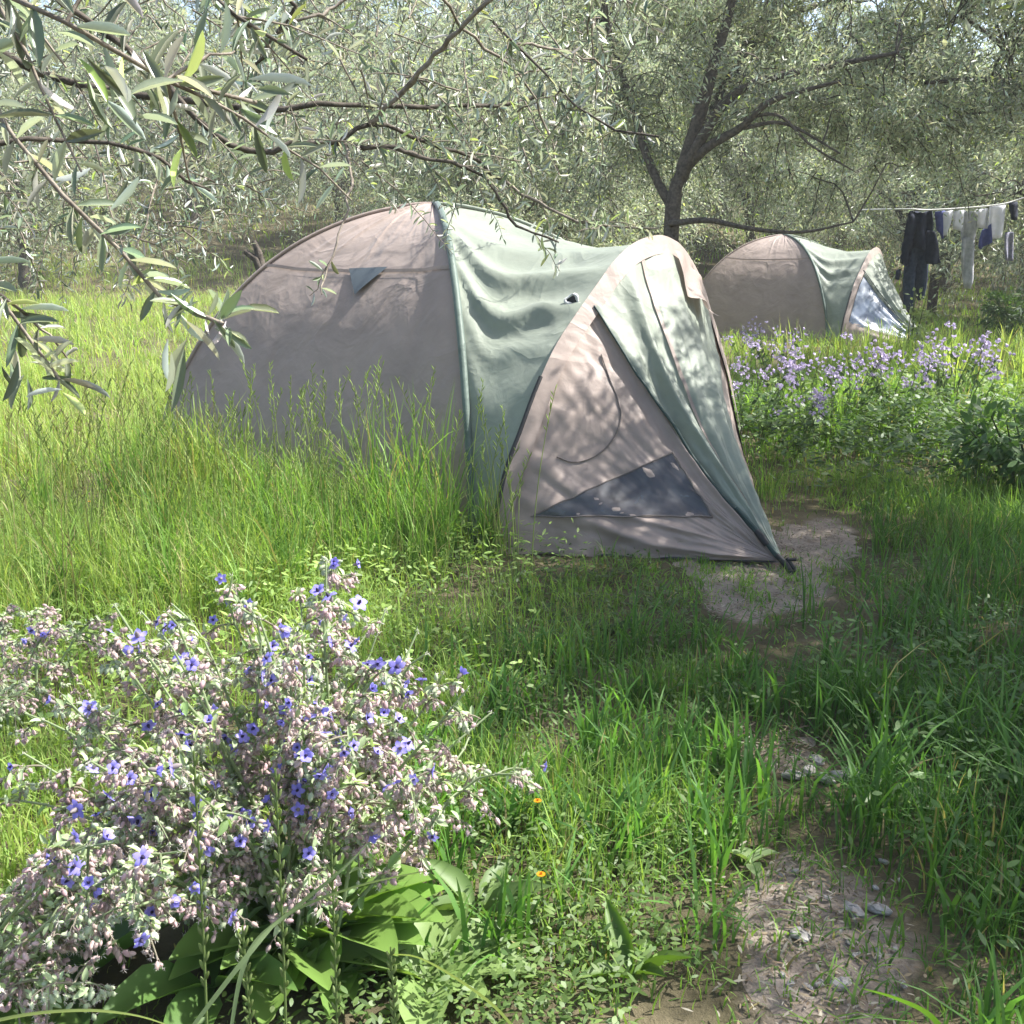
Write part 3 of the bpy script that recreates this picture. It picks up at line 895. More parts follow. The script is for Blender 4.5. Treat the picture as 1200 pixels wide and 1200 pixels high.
def leaf_bush(name, loc, R, H, n, label, cat, c1, c2, lf, lw, seed, group=None, stems=8, tpl=TPL1):
    r = np.random.default_rng(seed); root = empty(name, loc, label, cat, group)
    mb = MB(); P_ = []
    for i in range(stems):
        a = r.uniform(0, 6.28); e_ = np.array([math.cos(a) * R * r.uniform(.2, .8), math.sin(a) * R * r.uniform(.2, .8), H * r.uniform(.6, .95)])
        q = spline([(0, 0, -.02), e_ * [.4, .4, .55] + r.normal(0, .03, 3), e_], 8); mb.tube(q, np.linspace(.012, .004, 8), 5, (.10, .13, .05))
    mb.build('stems', M['herb'], root, color=True)
    bl_ = [(math.cos(i * 2.4) * R * .5, math.sin(i * 2.4) * R * .5, H * r.uniform(.35, .75), R * .5, R * .5, H * .28) for i in range(7)] + [(0, 0, H * .6, R * .7, R * .7, H * .4)]
    P_, D_, _ = blob_points(bl_, n, r, .35); P_[:, 2] = np.maximum(P_[:, 2], .02)
    f_ = r.random((n, 1)); C = np.array(c1) * (1 - f_) + np.array(c2) * f_
    V, Q, CC = leaves(P_, nrm(D_ + rdir(n, r) * .8), nrm(rdir(n, r) * .7 + [0, 0, .8]), lf * r.uniform(.6, 1.3, n), lw * r.uniform(.7, 1.2, n), tpl[0], tpl[1], C)
    mesh('foliage', V, Q, M['herb'], root, CC, False)
    return root


bp = U(1186, 330, 17.5); leaf_bush('shrub', (bp[0], bp[1], 0), .48, .95, 1500, 'loose dark green shrub under the right end of the clothesline', 'shrub', (.05, .10, .03), (.11, .19, .05), .09, .04, 41)

# ------------------------------------------------------------------ clothesline and washing
CD = 15.0
def cp_(px, py, d=CD): return U(px, py, d)
lp = [cp_(1010, 246, 15.6), cp_(1062, 245), cp_(1090, 246), cp_(1140, 243), cp_(1175, 239), cp_(1200, 232), cp_(1260, 214, 14.6)]
lb = np.array([lp[1][0], lp[1][1], 0]); root = empty('clothesline', lb, 'thin pale rope stretched between the olive trees with washing on it', 'clothesline')
mb = MB(); mb.tube(spline(lp, 60), .011, 6); mb.build('rope', M['white'], root, off=lb)


def garment(name, outline, d, m, label, cat, seed, thick=.03):
    """cloth cut to an outline (picture px), gathered in vertical folds, with a front and a back layer"""
    r = np.random.default_rng(seed)
    P2 = np.array([U(x, y, d) for x, y in outline]); c = P2.mean(0); top = P2[:, 2].max(); base = np.array([c[0], d, top])
    me = bpy.data.meshes.new(name)
    import bmesh
    bm = bmesh.new(); vs = [bm.verts.new(p - base) for p in P2]; fc = bm.faces.new(vs)
    bmesh.ops.triangulate(bm, faces=[fc])
    bmesh.ops.subdivide_edges(bm, edges=bm.edges[:], cuts=3, use_grid_fill=True)
    bmesh.ops.subdivide_edges(bm, edges=[e for e in bm.edges if e.calc_length() > .09], cuts=1, use_grid_fill=True)
    bmesh.ops.triangulate(bm, faces=bm.faces[:])
    ph = r.uniform(0, 6)
    for v in bm.verts:
        k = min(1, max(0, -v.co.z * 2.5))
        v.co.y += (.035 * math.sin(v.co.x * 38 + ph + v.co.z * 2) + .02 * math.sin(v.co.x * 17 + v.co.z * 5 + ph * 2)) * (.35 + k)
    bm.to_mesh(me); bm.free()
    me.materials.append(m)
    o = bpy.data.objects.new(name, me); o.location = base; COL.objects.link(o)
    sd = o.modifiers.new('thickness', 'SOLIDIFY'); sd.thickness = thick; sd.offset = 0
    for p in me.polygons: p.use_smooth = True
    return tag(o, label, cat)


M['navy'] = mat_noise('navy_cloth', (.012, .016, .032), (.03, .036, .06), 14, .85, .5, trans=.05)
M['denim'] = mat_noise('dark_denim', (.02, .03, .055), (.05, .065, .10), 20, .85, .4, trans=.05)
M['paleblue'] = mat_noise('pale_cloth', (.68, .69, .76), (.80, .80, .83), 10, .85, .4, trans=.35)
M['greycloth'] = mat_noise('grey_cloth', (.30, .31, .34), (.50, .50, .53), 14, .85, .4, trans=.15)
M['blue'] = mat_noise('blue_cloth', (.07, .08, .24), (.12, .14, .36), 12, .85, .4, trans=.15)
M['printed'] = mat_noise('printed_cloth', (.14, .15, .22), (.34, .33, .40), 45, .85, .3, trans=.12)
garment('jacket', [(1066, 248), (1074, 250), (1080, 250), (1092, 246), (1093, 264), (1091, 282), (1085, 296), (1074, 290), (1067, 292), (1062, 312), (1057, 308), (1061, 285), (1063, 262)], 15.02, M['navy'], 'navy jacket with one hanging sleeve at the left end of the clothesline', 'jacket', 1, .05)
garment('skirt', [(1086, 270), (1095, 271), (1099, 290), (1103, 308), (1095, 310), (1087, 309), (1089, 292)], 14.95, M['navy'], 'dark flared skirt hanging right of the navy jacket', 'skirt', 21, .04)
garment('trousers', [(1066, 286), (1086, 288), (1086, 310), (1084, 334), (1081, 350), (1077, 352), (1075, 330), (1072, 316), (1069, 330), (1067, 362), (1060, 362), (1060, 330), (1062, 304)], 15.08, M['denim'], 'long dark trousers hanging below the navy jacket', 'trousers', 2, .05)
garment('sock', [(1051, 317), (1056, 315), (1056, 320), (1053, 328), (1049, 327)], 15.0, M['navy'], 'single dark sock dangling left of the dark trousers', 'sock', 3)
garment('shorts', [(1096, 248), (1107, 247), (1108, 262), (1104, 280), (1098, 270)], 15.04, M['blue'], 'blue piece of washing beside the navy jacket', 'clothing', 4)
garment('shirt', [(1106, 248), (1117, 246), (1113, 262), (1108, 276), (1104, 276), (1105, 260)], 15.0, M['paleblue'], 'narrow pale shirt sleeve hanging as the left of two pale tops', 'shirt', 5)
garment('top', [(1119, 247), (1129, 246), (1127, 260), (1125, 271), (1117, 268), (1118, 258)], 15.0, M['paleblue'], 'small pale top with a dark hem, between shirt and grey trousers', 'shirt', 6)
garment('leggings', [(1128, 279), (1141, 277), (1141, 300), (1138, 325), (1135, 338), (1131, 338), (1128, 318), (1126, 300)], 15.05, M['greycloth'], 'pale grey leggings with darker lower legs hanging low', 'leggings', 7)
garment('grey_top', [(1128, 247), (1146, 245), (1147, 262), (1142, 281), (1127, 281)], 15.06, M['greycloth'], 'grey top pegged just above the leggings', 'shirt', 17)
garment('scarf', [(1152, 270), (1161, 262), (1161, 284), (1150, 292), (1146, 288)], 15.05, M['blue'], 'slanting indigo scarf left of the white towel', 'scarf', 8)
garment('pillowcase', [(1145, 246), (1157, 244), (1156, 256), (1155, 268), (1146, 266)], 15.03, M['paleblue'], 'small white pillowcase between the grey top and the towel', 'pillowcase', 22)
garment('towel', [(1161, 242), (1178, 240), (1177, 260), (1174, 278), (1160, 281)], 15.0, M['paleblue'], 'whitish towel hanging straight, the largest pale piece', 'towel', 9)
garment('dark_top', [(1182, 238), (1192, 236), (1192, 258), (1184, 258)], 15.0, M['navy'], 'small dark top right of the white towel', 'shirt', 10)
garment('printed_shorts', [(1178, 272), (1188, 272), (1187, 306), (1177, 305), (1176, 290)], 15.0, M['printed'], 'mauve grey printed cloth hanging low at the right', 'clothing', 11)
# supports so that the low pieces hang from the line
db = G(1190, 590); leaf_bush('shrub', (db[0], db[1], float(gz(db[0], db[1]))), .5, .62, 1100, 'dark leafy shrub at the right edge among the weeds, nearer than the washing', 'shrub', (.05, .11, .035), (.11, .20, .06), .075, .032, 47, stems=16, tpl=TPL4)
sp_ = U(1078, 320, 13.6); leaf_bush('sapling', (sp_[0], sp_[1], 0), .22, 1.12, 260, 'pale leaved sapling in front of the navy jacket', 'sapling', (.22, .28, .12), (.36, .42, .22), .075, .042, 43, stems=5)

# ------------------------------------------------------------------ foreground olive tree (trunk outside at the left)
rf = np.random.default_rng(77)
B0 = np.array([-2.9, 2.9, 0.0])
ol = empty('olive_tree', B0, 'nearest olive tree, its leafy boughs hanging across the upper left', 'tree', None)
mb = MB(); mb.tube(spline([B0 + [0, 0, -.1], B0 + [.05, .1, .7], B0 + [.2, .1, 1.5]], 12), np.linspace(.2, .13, 12), 10); mb.build('trunk', M['bark'], ol, off=B0)
fork = B0 + np.array([.2, .1, 1.45])
Bp = lambda pts: [U(*p) for p in pts]
boughs = [
    ([fork] + Bp([(-160, 150, 2.3), (-60, 158, 2.2), (0, 165, 2.2), (60, 165, 2.25), (92, 172, 2.3), (130, 165, 2.3), (180, 178, 2.35), (210, 205, 2.4), (246, 223, 2.45)]), .012, .004, .6),
    ([fork] + Bp([(-150, -30, 2.5), (0, -40, 2.6), (100, 20, 2.7), (190, 95, 2.8), (222, 132, 2.8), (260, 163, 2.85), (310, 180, 2.9), (345, 168, 2.9), (395, 168, 2.95), (412, 152, 3.0), (432, 146, 3.0), (465, 152, 3.1), (510, 170, 3.2), (545, 180, 3.3), (592, 212, 3.4)]), .014, .005, .8),
    (Bp([(395, 168, 2.95), (450, 172, 3.0), (515, 187, 3.05), (560, 202, 3.1), (590, 240, 3.1), (602, 262, 3.1), (655, 284, 3.1)]), .008, .003, .8),
    (Bp([(432, 146, 3.0), (470, 108, 3.0), (520, 52, 2.9), (575, 0, 2.8), (620, -60, 2.8)]), .007, .006, .6),
    ([fork] + Bp([(-120, 60, 3.2), (100, 100, 3.4), (300, 128, 3.4), (360, 121, 3.4), (430, 123, 3.5), (500, 125, 3.6), (600, 122, 3.8), (660, 100, 3.9)]), .016, .006, .9),
    (Bp([(405, 172, 2.95), (412, 215, 2.8), (400, 260, 2.7), (386, 310, 2.65), (377, 345, 2.6)]), .0045, .002, .25),
    ([fork] + Bp([(-160, 0, 1.6), (-60, 60, 1.35), (0, 135, 1.3), (50, 195, 1.3), (90, 245, 1.3), (150, 310, 1.3), (205, 362, 1.3), (240, 377, 1.3), (262, 380, 1.3)]), .006, .0025, .35),
    ([fork] + Bp([(-170, 200, 1.3), (-60, 270, 1.1), (-6, 335, 1.1), (8, 390, 1.1), (30, 428, 1.1), (70, 445, 1.1)]), .005, .002, .5),
    ([fork] + Bp([(-150, -120, 1.5), (-40, -40, 1.1), (40, 15, 1.0), (110, 50, 1.0), (190, 100, 1.05), (250, 110, 1.1), (300, 120, 1.15)]), .006, .0025, .9),
    ([fork] + Bp([(-100, -250, 2.6), (250, -150, 3.0), (480, -60, 3.0), (600, 50, 3.0), (680, 130, 3.0), (735, 160, 3.0), (772, 160, 3.0)]), .011, .003, 1.3),
    (Bp([(592, 212, 3.4), (640, 243, 3.3), (700, 265, 3.2), (772, 268, 3.1)]), .005, .0025, 1.1),
    (Bp([(240, -60, 2.6), (345, 0, 2.6), (325, 36, 2.6), (300, 75, 2.65)]), .008, .004, 1.0),
    (Bp([(325, 36, 2.6), (360, 20, 2.6), (392, 8, 2.65), (450, -30, 2.7)]), .005, .003, .9),
    ([fork] + Bp([(-120, -200, 2.0), (100, -120, 1.9), (230, -20, 1.8), (300, 40, 1.8), (360, 70, 1.85)]), .008, .003, 1.4),
    (Bp([(480, -60, 3.0), (540, 30, 3.3), (610, 90, 3.5), (640, 150, 3.6), (655, 205, 3.6)]), .006, .003, 1.0),
    (Bp([(600, 50, 3.0), (660, 60, 3.1), (720, 80, 3.2), (745, 50, 3.2)]), .004, .002, 1.3),
    (Bp([(600, -60, 3.0), (700, -20, 3.0), (760, 20, 3.0)]), .005, .002, 1.2),
]
lfP, lfD, lfN, lfL = [], [], [], []
tw = MB()


def twig_leaves(q, r, step, L0, startf=0.0):
    """opposite pairs of leaves along the polyline q"""
    L = np.concatenate([[0], np.cumsum(np.linalg.norm(np.diff(q, axis=0), axis=1))])
    s = startf * L[-1] + step * .5
    k = r.uniform(0, 6)
    while s <= L[-1] + 1e-6:
        p = np.array([np.interp(s, L, q[:, i]) for i in range(3)])
        j = min(np.searchsorted(L, s), len(q) - 1); td = nrm(q[j] - q[j - 1])
        a = nrm(np.cross(td, [math.cos(k), math.sin(k), .3])); k += 1.57 + r.normal(0, .3)
        for sg in (-1, 1):
            if r.random() < .12: continue
            d_ = nrm(td * r.uniform(.1, .9) + a * sg + r.normal(0, .3, 3) + np.array([0, 0, .0]))
            lfP.append(p); lfD.append(d_); lfN.append(nrm(np.cross(np.cross(d_, td), d_) * r.choice([-1, 1]) * .3 + r.normal(0, .45, 3) + np.array([0, 0, .55])))
            lfL.append(L0 * r.uniform(.65, 1.25) * (1 if s < L[-1] * .85 else .75))
        s += step * r.uniform(.7, 1.4)


for pts, r0, r1, dens in boughs:
    n_ = max(14, 4 * len(pts)); q = spline(np.array(pts), n_)
    q[1:-1] += rf.normal(0, .004, (n_ - 2, 3))
    mb = MB(); mb.tube(q, np.linspace(r0, r1, n_) * (1 + .12 * rf.normal(size=n_)), 7)
    mb.build('bough', M['bark'] if r0 > .0075 else M['twig'], ol, off=B0)
    L = np.linalg.norm(np.diff(q, axis=0), axis=1).sum()
    k0_ = 0 if not np.allclose(pts[0], fork) else n_ // (len(pts)) * 1
    for i in range(int(L * 9 * dens)):
        j = rf.integers(k0_, n_ - 1); td = nrm(q[j + 1] - q[j])
        d_ = nrm(td * .6 + rf.normal(0, .6, 3) + np.array([0, 0, -.08])); ln = rf.uniform(.06, .24) * (.45 if dens < .55 else 1)
        t_ = np.linspace(0, 1, 6)[:, None]
        tq = q[j] + d_ * ln * t_ + np.array([0, 0, -.2]) * ln * t_ ** 2 + rf.normal(0, .004, (6, 3)) * t_
        tw.tube(tq, np.linspace(.0022, .001, 6), 4)
        twig_leaves(tq, rf, .020, .044)
    twig_leaves(q[int(n_ * .85):], rf, .02, .048)
# the inner crown farther back: many thin drooping shoots
nb = 0
while nb < 980:
    px = rf.uniform(-150, 720); py = rf.uniform(-180, 330); d_ = 2.9 + 4.0 * rf.random() ** .8
    lim = np.interp(px, [-150, 100, 250, 330, 450, 600, 720], [330, 330, 310, 250, 225, 225, 190])
    if py > lim - 40 or (px > 560 and rf.random() < .5): continue
    p = U(px, py, d_); dd = nrm(rf.normal(0, .7, 3) + np.array([.3, 0, -.1])); ln = rf.uniform(.15, .42)
    t_ = np.linspace(0, 1, 7)[:, None]
    tq = p + dd * ln * t_ + np.array([0, 0, -.15]) * ln * t_ ** 2 + rf.normal(0, .008, (7, 3)) * t_
    tw.tube(tq, np.linspace(.0035, .001, 7), 4)
    twig_leaves(tq, rf, .019, .040); nb += 1
def end_cluster(px, py, d, n, L0, spread, ax):
    for i in range(n):
        lfP.append(U(px + rf.normal(0, spread), py + rf.normal(0, spread), d + rf.normal(0, .02))); dd = nrm(rf.normal(0, .8, 3) + np.array(ax))
        lfD.append(dd); lfN.append(nrm(rf.normal(0, .6, 3) + np.array([0, -.4, .5]))); lfL.append(L0 * rf.uniform(.7, 1.2))


end_cluster(262, 380, 1.3, 13, .055, 8, (.4, 0, .0)); end_cluster(215, 362, 1.3, 6, .055, 10, (.1, 0, -.3)); end_cluster(165, 318, 1.3, 5, .05, 10, (.3, 0, .2))
end_cluster(115, 255, 1.3, 6, .05, 14, (.2, 0, .1)); end_cluster(62, 440, 1.1, 8, .042, 12, (.3, 0, -.1)); end_cluster(20, 420, 1.1, 9, .045, 14, (-.1, 0, -.5)); end_cluster(5, 360, 1.1, 5, .045, 10, (0, 0, -.3))
end_cluster(210, 400, 1.4, 4, .075, 8, (-.1, 0, -1.6)); end_cluster(110, 80, 1.0, 5, .06, 12, (0, 0, -1.4)); end_cluster(165, 85, 1.05, 8, .055, 22, (.5, 0, -.2)); end_cluster(40, 30, 1.0, 7, .05, 25, (.3, 0, -.6)); end_cluster(290, 110, 1.15, 6, .055, 14, (.6, 0, 0))
lfP, lfD, lfN = map(np.array, (lfP, lfD, lfN)); lfL = np.array(lfL)
V, Q, CC = leaves(lfP, lfD, lfN, lfL, lfL * rf.uniform(.15, .235, len(lfL)), TPLO[0], TPLO[1], olive_colors(len(lfP), rf, .7, 1.35))
cr = mesh('crown', V - B0, Q, M['olive'], ol, CC, True)
tw.build('twigs', M['twig'], cr, off=B0)

# forked dry stub behind the tent
sb = U(306, 312, 9.4); root = empty('tree_stub', (sb[0], sb[1], float(gz(sb[0], sb[1]))), 'dark forked dead stub sticking up behind the large tent', 'stub')
mb = MB(); h_ = sb[2]; mb.tube([(.10, 0, -.05), (.06, 0, h_ * .5), (.03, 0, h_ * .92)], [.07, .06, .05], 8)
mb.tube([(.03, 0, h_ * .9), (-.04, 0, h_ + .06), (-.14, .02, h_ + .13)], [.045, .035, .025], 7)
mb.tube([(.03, 0, h_ * .9), (-.02, .02, h_ + .12), (-.06, .03, h_ + .22)], [.045, .035, .02], 7); mb.build('trunk', M['bark'], root)

# ------------------------------------------------------------------ grass
hullp = np.array([B1, F1 * .0 + F1, LF[:2], NOSE[:2], RF[:2], F2, B2])


def inside(poly, x, y):
    c = np.zeros(x.shape, bool); n_ = len(poly)
    for i in range(n_):
        x1, y1 = poly[i]; x2, y2 = poly[(i + 1) % n_]
        cond = ((y1 > y) != (y2 > y)) & (x < (x2 - x1) * (y - y1) / (y2 - y1 + 1e-12) + x1)
        c ^= cond
    return c


rot2 = np.array([[math.cos(tent2.rotation_euler[2]), -math.sin(tent2.rotation_euler[2])], [math.sin(tent2.rotation_euler[2]), math.cos(tent2.rotation_euler[2])]])
hull2 = (hullp - CN) @ rot2.T + SB


def grass_height(x, y):
    h = .20 + .10 * vnoise(x, y, .8, 11) + .06 * vnoise(x, y, .25, 12)
    left = sstep(.1, -.5, x)
    h = h + left * sstep(2.6, 3.6, y) * .06
    # strip in front of the dome wall
    e_ = np.hypot(*(np.stack([x, y], -1) - np.array([-.9, 5.1])).T.reshape(2, *x.shape)) if False else np.sqrt(((x + .95) / 1.0) ** 2 + ((y - 5.0) / .9) ** 2)
    h = h + .13 * np.exp(-e_ ** 2)
    h = h - .07 * left * sstep(4.8, 4.0, y)
    e_ = np.sqrt(((x + 1.8) / .35) ** 2 + ((y - 5.7) / .4) ** 2); h = h + .14 * np.exp(-e_ ** 2)
    e_ = np.sqrt(((x + 2.4) / .6) ** 2 + ((y - 4.6) / .5) ** 2); h = h + .20 * np.exp(-e_ ** 2)
    e_ = np.sqrt(((x + 2.6) / .45) ** 2 + ((y - 6.1) / .7) ** 2); h = h * (1 - .6 * np.exp(-e_ ** 2))
    e_ = np.sqrt(((x - .16) / .28) ** 2 + ((y - 3.15) / .22) ** 2); h = h * (1 - .7 * np.exp(-e_ ** 2))
    # right side by the path
    h = h + sstep(1.25, 1.9, x - .12 * (y - 3)) * sstep(6, 3.5, y) * .06
    # trodden ground round the nose and along the path
    pd = pathd(x, y)
    h = h * (.30 + .70 * sstep(.0, .5, pd))
    e_ = np.sqrt(((x - .75) / .9) ** 2 + ((y - 4.35) / .55) ** 2); h = h * (1 - .5 * np.exp(-e_ ** 2))
    h = np.where(y > 9, h * 1.25, h)
    e_ = np.sqrt(((x + .45) / .6) ** 2 + ((y - 1.95) / .5) ** 2); h = h * (1 - .75 * np.exp(-e_ ** 4))
    e_ = np.sqrt(((x + .12) / .35) ** 2 + ((y - 1.62) / .32) ** 2); h = h * (1 - .75 * np.exp(-e_ ** 4))
    return np.maximum(h, .03)


def scatter(n, ymin, ymax, r, wide=.62, dens_pow=1.0):
    """points in the part of the field that the camera could see, a margin to each side"""
    y = (ymin ** dens_pow + (ymax ** dens_pow - ymin ** dens_pow) * r.random(n)) ** (1 / dens_pow)
    x = r.uniform(-1, 1, n) * (y * wide + .5)
    return x, y


def blades(x, y, h, wd, lean, r, c1, c2, cstraw=.06, ldir=None, z0=None):
    n = len(x)
    f_ = r.random((n, 1)); C = c1 * (1 - f_) + c2 * f_
    st = r.random(n) < cstraw; C[st] = np.array([.36, .31, .15]) * r.uniform(.7, 1.2, (st.sum(), 1))
    C = C * r.uniform(.75, 1.25, (n, 1))
    a = r.uniform(0, 2 * math.pi, n) if ldir is None else ldir
    L = np.stack([np.cos(a), np.sin(a), 0 * a], -1)
    b = a + math.pi / 2 + r.normal(0, .6, n); Bv = np.stack([np.cos(b), np.sin(b), 0 * b], -1)
    lv = np.array([0, .3, .62, .86, 1.0]); wp = np.array([.75, 1, .8, .45, .04])
    P0 = np.stack([x, y, (gz(x, y) if z0 is None else z0) - .01], -1)
    k = len(lv)
    up = lv[None] * (1 - .55 * np.clip(lean, 0, 1.5)[:, None] * lv[None] ** 1.5)
    ctr = P0[:, None] + np.array([0, 0, 1.0])[None, None] * (h[:, None] * up)[..., None] + L[:, None] * (h * lean)[:, None, None] * (lv ** 2)[None, :, None]
    off = Bv[:, None] * (wd[:, None] * wp[None] * .5)[..., None]
    V = np.stack([ctr - off, ctr + off], 2).reshape(-1, 3)
    Q = (gridq(k, 2)[None] + (np.arange(n) * 2 * k)[:, None, None]).reshape(-1, 4)
    return V, Q, np.repeat(C, 2 * k, axis=0)


rg = np.random.default_rng(123)
gm = MB()


def keep(x, y):
    return ~(inside(hullp, x, y) | inside(hull2, x, y))


GA = np.array([.105, .225, .045]); GB = np.array([.25, .40, .09]); GY = np.array([.42, .48, .15]); GD = np.array([.06, .14, .038])  # shade of the foreground and sun of the meadow mixed into these colours
for (n, y0, y1, wd, dp) in ((46000, 1.3, 3.4, .0042, 1.5), (60000, 3.4, 7.0, .0042, 1.6), (52000, 7.0, 13, .0065, 1.6), (60000, 13, 30, .012, 1.6), (26000, 30, 62, .03, 1.5)):
    x, y = scatter(n, y0, y1, rg, .62 if y0 < 12 else .58, dp)
    pd = pathd(x, y)
    ok = keep(x, y) & (rg.random(n) < np.where(pd < 0, .34, np.clip(.25 + pd * 2.2, .25, 1)))
    clump = vnoise(x, y, .22, 15) * .5 + vnoise(x, y, .7, 16) * .5
    ok &= rg.random(n) < np.clip(.7 + 1.1 * clump, .1, 1)
    ok &= rg.random(n) > .75 * np.exp(-((x - .16) / .28) ** 2 - ((y - 3.15) / .22) ** 2)
    x, y = x[ok], y[ok]; n = len(x)
    h = grass_height(x, y) * rg.uniform(.45, 1.25, n)
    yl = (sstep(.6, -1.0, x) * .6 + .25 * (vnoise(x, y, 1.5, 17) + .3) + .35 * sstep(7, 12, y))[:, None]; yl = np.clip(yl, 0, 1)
    dk = np.clip(sstep(.2, 1.0, x) * sstep(6.5, 4.5, y), 0, 1)[:, None]  # right foreground blades coloured darker, standing in for shade
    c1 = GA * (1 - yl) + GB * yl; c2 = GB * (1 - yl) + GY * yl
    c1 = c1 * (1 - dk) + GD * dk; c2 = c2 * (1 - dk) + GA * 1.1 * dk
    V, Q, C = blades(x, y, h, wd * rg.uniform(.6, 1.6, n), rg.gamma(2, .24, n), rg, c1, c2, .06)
    gm.add(V, Q, None, C)
o = gm.build('grass', M['grass'], color=True); tag(o, kind='stuff')
o['label'] = 'long spring grass covering the meadow'

# taller, broader blades: clumps in the foreground, at the right edge and before the tent
gt = MB()


def tall(cx, cy, rx, ry, n, h0, h1, wd, lean, c1, c2, straw=.05, ld=None, nc=None, anywhere=False):
    x = cx + rx * rg.normal(0, .5, n); y = cy + ry * rg.normal(0, .5, n)
    if nc:   # gather into tufts
        k = rg.integers(0, nc, n); kx = cx + rx * rg.normal(0, .55, nc); ky = cy + ry * rg.normal(0, .55, nc)
        x = kx[k] + rg.normal(0, .035, n); y = ky[k] + rg.normal(0, .035, n)
    ok = keep(x, y) & (y > 1.25) & ((pathd(x, y) > .04) | anywhere); x, y = x[ok], y[ok]; n = len(x)
    V, Q, C = blades(x, y, rg.uniform(h0, h1, n), wd * rg.uniform(.6, 1.4, n), np.abs(rg.normal(lean, lean * .5, n)), rg, c1, c2, straw, None if ld is None else ld + rg.normal(0, .7, n))
    gt.add(V, Q, None, C)


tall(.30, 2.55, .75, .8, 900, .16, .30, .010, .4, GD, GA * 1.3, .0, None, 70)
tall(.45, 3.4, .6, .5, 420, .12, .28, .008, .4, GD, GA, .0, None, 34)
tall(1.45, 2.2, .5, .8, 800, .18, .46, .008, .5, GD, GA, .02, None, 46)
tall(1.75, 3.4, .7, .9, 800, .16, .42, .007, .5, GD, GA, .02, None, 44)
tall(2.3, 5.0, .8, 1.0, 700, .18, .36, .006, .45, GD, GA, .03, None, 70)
tall(-1.0, 5.0, .9, .6, 1500, .25, .55, .006, .35, GA, GB, .10, None, 50)
tall(-2.05, 5.9, .35, .6, 900, .35, .75, .006, .25, GA, GB, .14, None, 22)
tall(-.35, 4.9, .35, .4, 500, .25, .55, .006, .3, GA, GB, .06, None, 18)
tall(-2.2, 4.4, .9, .8, 1200, .2, .45, .005, .4, GB, GY, .14, None, 50)
tall(1.0, 4.6, .8, .5, 2200, .02, .10, .005, .6, GA, GB, .05, None, 150, True)
tall(.75, 2.0, .3, .6, 500, .03, .12, .005, .6, GA, GB, .05, None, 50, True)
tall(.9, 3.3, .3, .7, 900, .04, .14, .006, .6, GD, GA, .05, None, 60, True)
tall(-.55, 5.35, .22, .2, 150, .5, .95, .008, .3, GA, GB, .12, None, 7)
tall(-1.75, 5.6, .35, .25, 260, .45, .9, .007, .28, GB, GY, .15, None, 12)
tall(-1.1, 5.2, .4, .25, 160, .4, .75, .007, .35, GA, GB, .12, None, 9)
tall(-3.2, 6.5, 1.0, 1.2, 1200, .25, .6, .006, .35, GB, GY, .2, None, 50)
tall(3.6, 8.5, 1.6, 1.6, 1600, .3, .6, .009, .4, GA, GB, .08, None, 60)
tall(5.5, 13, 2.2, 2.6, 1800, .35, .75, .012, .35, GB, GY, .12, None, 80)
tall(1.75, 8.6, .5, .6, 500, .3, .6, .008, .4, GA, GB, .05, None, 20)
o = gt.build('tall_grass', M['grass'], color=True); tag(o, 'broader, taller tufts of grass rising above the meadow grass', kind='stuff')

# thin flowering stalks standing before the dome wall
gs = MB()
def stalk(mb, x, y, h, lean, a, c, r, head=True, wr=.0026):
    z = float(gz(x, y)); t_ = np.linspace(0, 1, 9)
    d_ = np.array([math.cos(a), math.sin(a), 0])
    q = np.array([x, y, z]) + np.outer(t_, [0, 0, h]) + np.outer(t_ ** 2 * lean * h, d_)
    mb.tube(q, np.linspace(wr, wr * .5, 9), 4, c)
    if head:
        for i in range(9):
            s_ = .78 + .22 * i / 9; p = np.array([np.interp(s_, t_, q[:, k]) for k in range(3)]); b_ = r.uniform(0, 6.28)
            e_ = p + np.array([math.cos(b_) * .02, math.sin(b_) * .02, .03]) * r.uniform(.5, 1.3)
            mb.tube([p, (p + e_) / 2, e_], [.001, .0032, .0008], 4, np.array(c) * [1.0, 1.08, .9])
for i in range(210):
    x = rg.uniform(-2.4, .1); y = rg.uniform(4.5, 5.9)
    if inside(hullp, np.array([x]), np.array([y]))[0]: continue
    stalk(gs, x, y, rg.uniform(.45, .95), rg.uniform(0, .35), rg.uniform(0, 6.28), np.array([.30, .36, .13]) * rg.uniform(.7, 1.2), rg)
for i in range(160):
    x = rg.uniform(-4.5, -1.6); y = rg.uniform(3.6, 9); stalk(gs, x, y, rg.uniform(.35, .7), rg.uniform(0, .4), rg.uniform(0, 6.28), np.array([.28, .27, .12]) * rg.uniform(.7, 1.2), rg)
for i in range(120):
    x = rg.uniform(1.5, 6.5); y = rg.uniform(3, 12)
    if inside(hullp, np.array([x]), np.array([y]))[0]: continue
    stalk(gs, x, y, rg.uniform(.35, .75), rg.uniform(.1, .6), rg.uniform(0, 6.28), np.array([.2, .24, .09]) * rg.uniform(.7, 1.2), rg)
o = gs.build('grass_stalks', M['grass'], color=True); tag(o, 'thin seeding stalks standing among the meadow grass', kind='stuff')

# leafy ground cover
gc = MB()


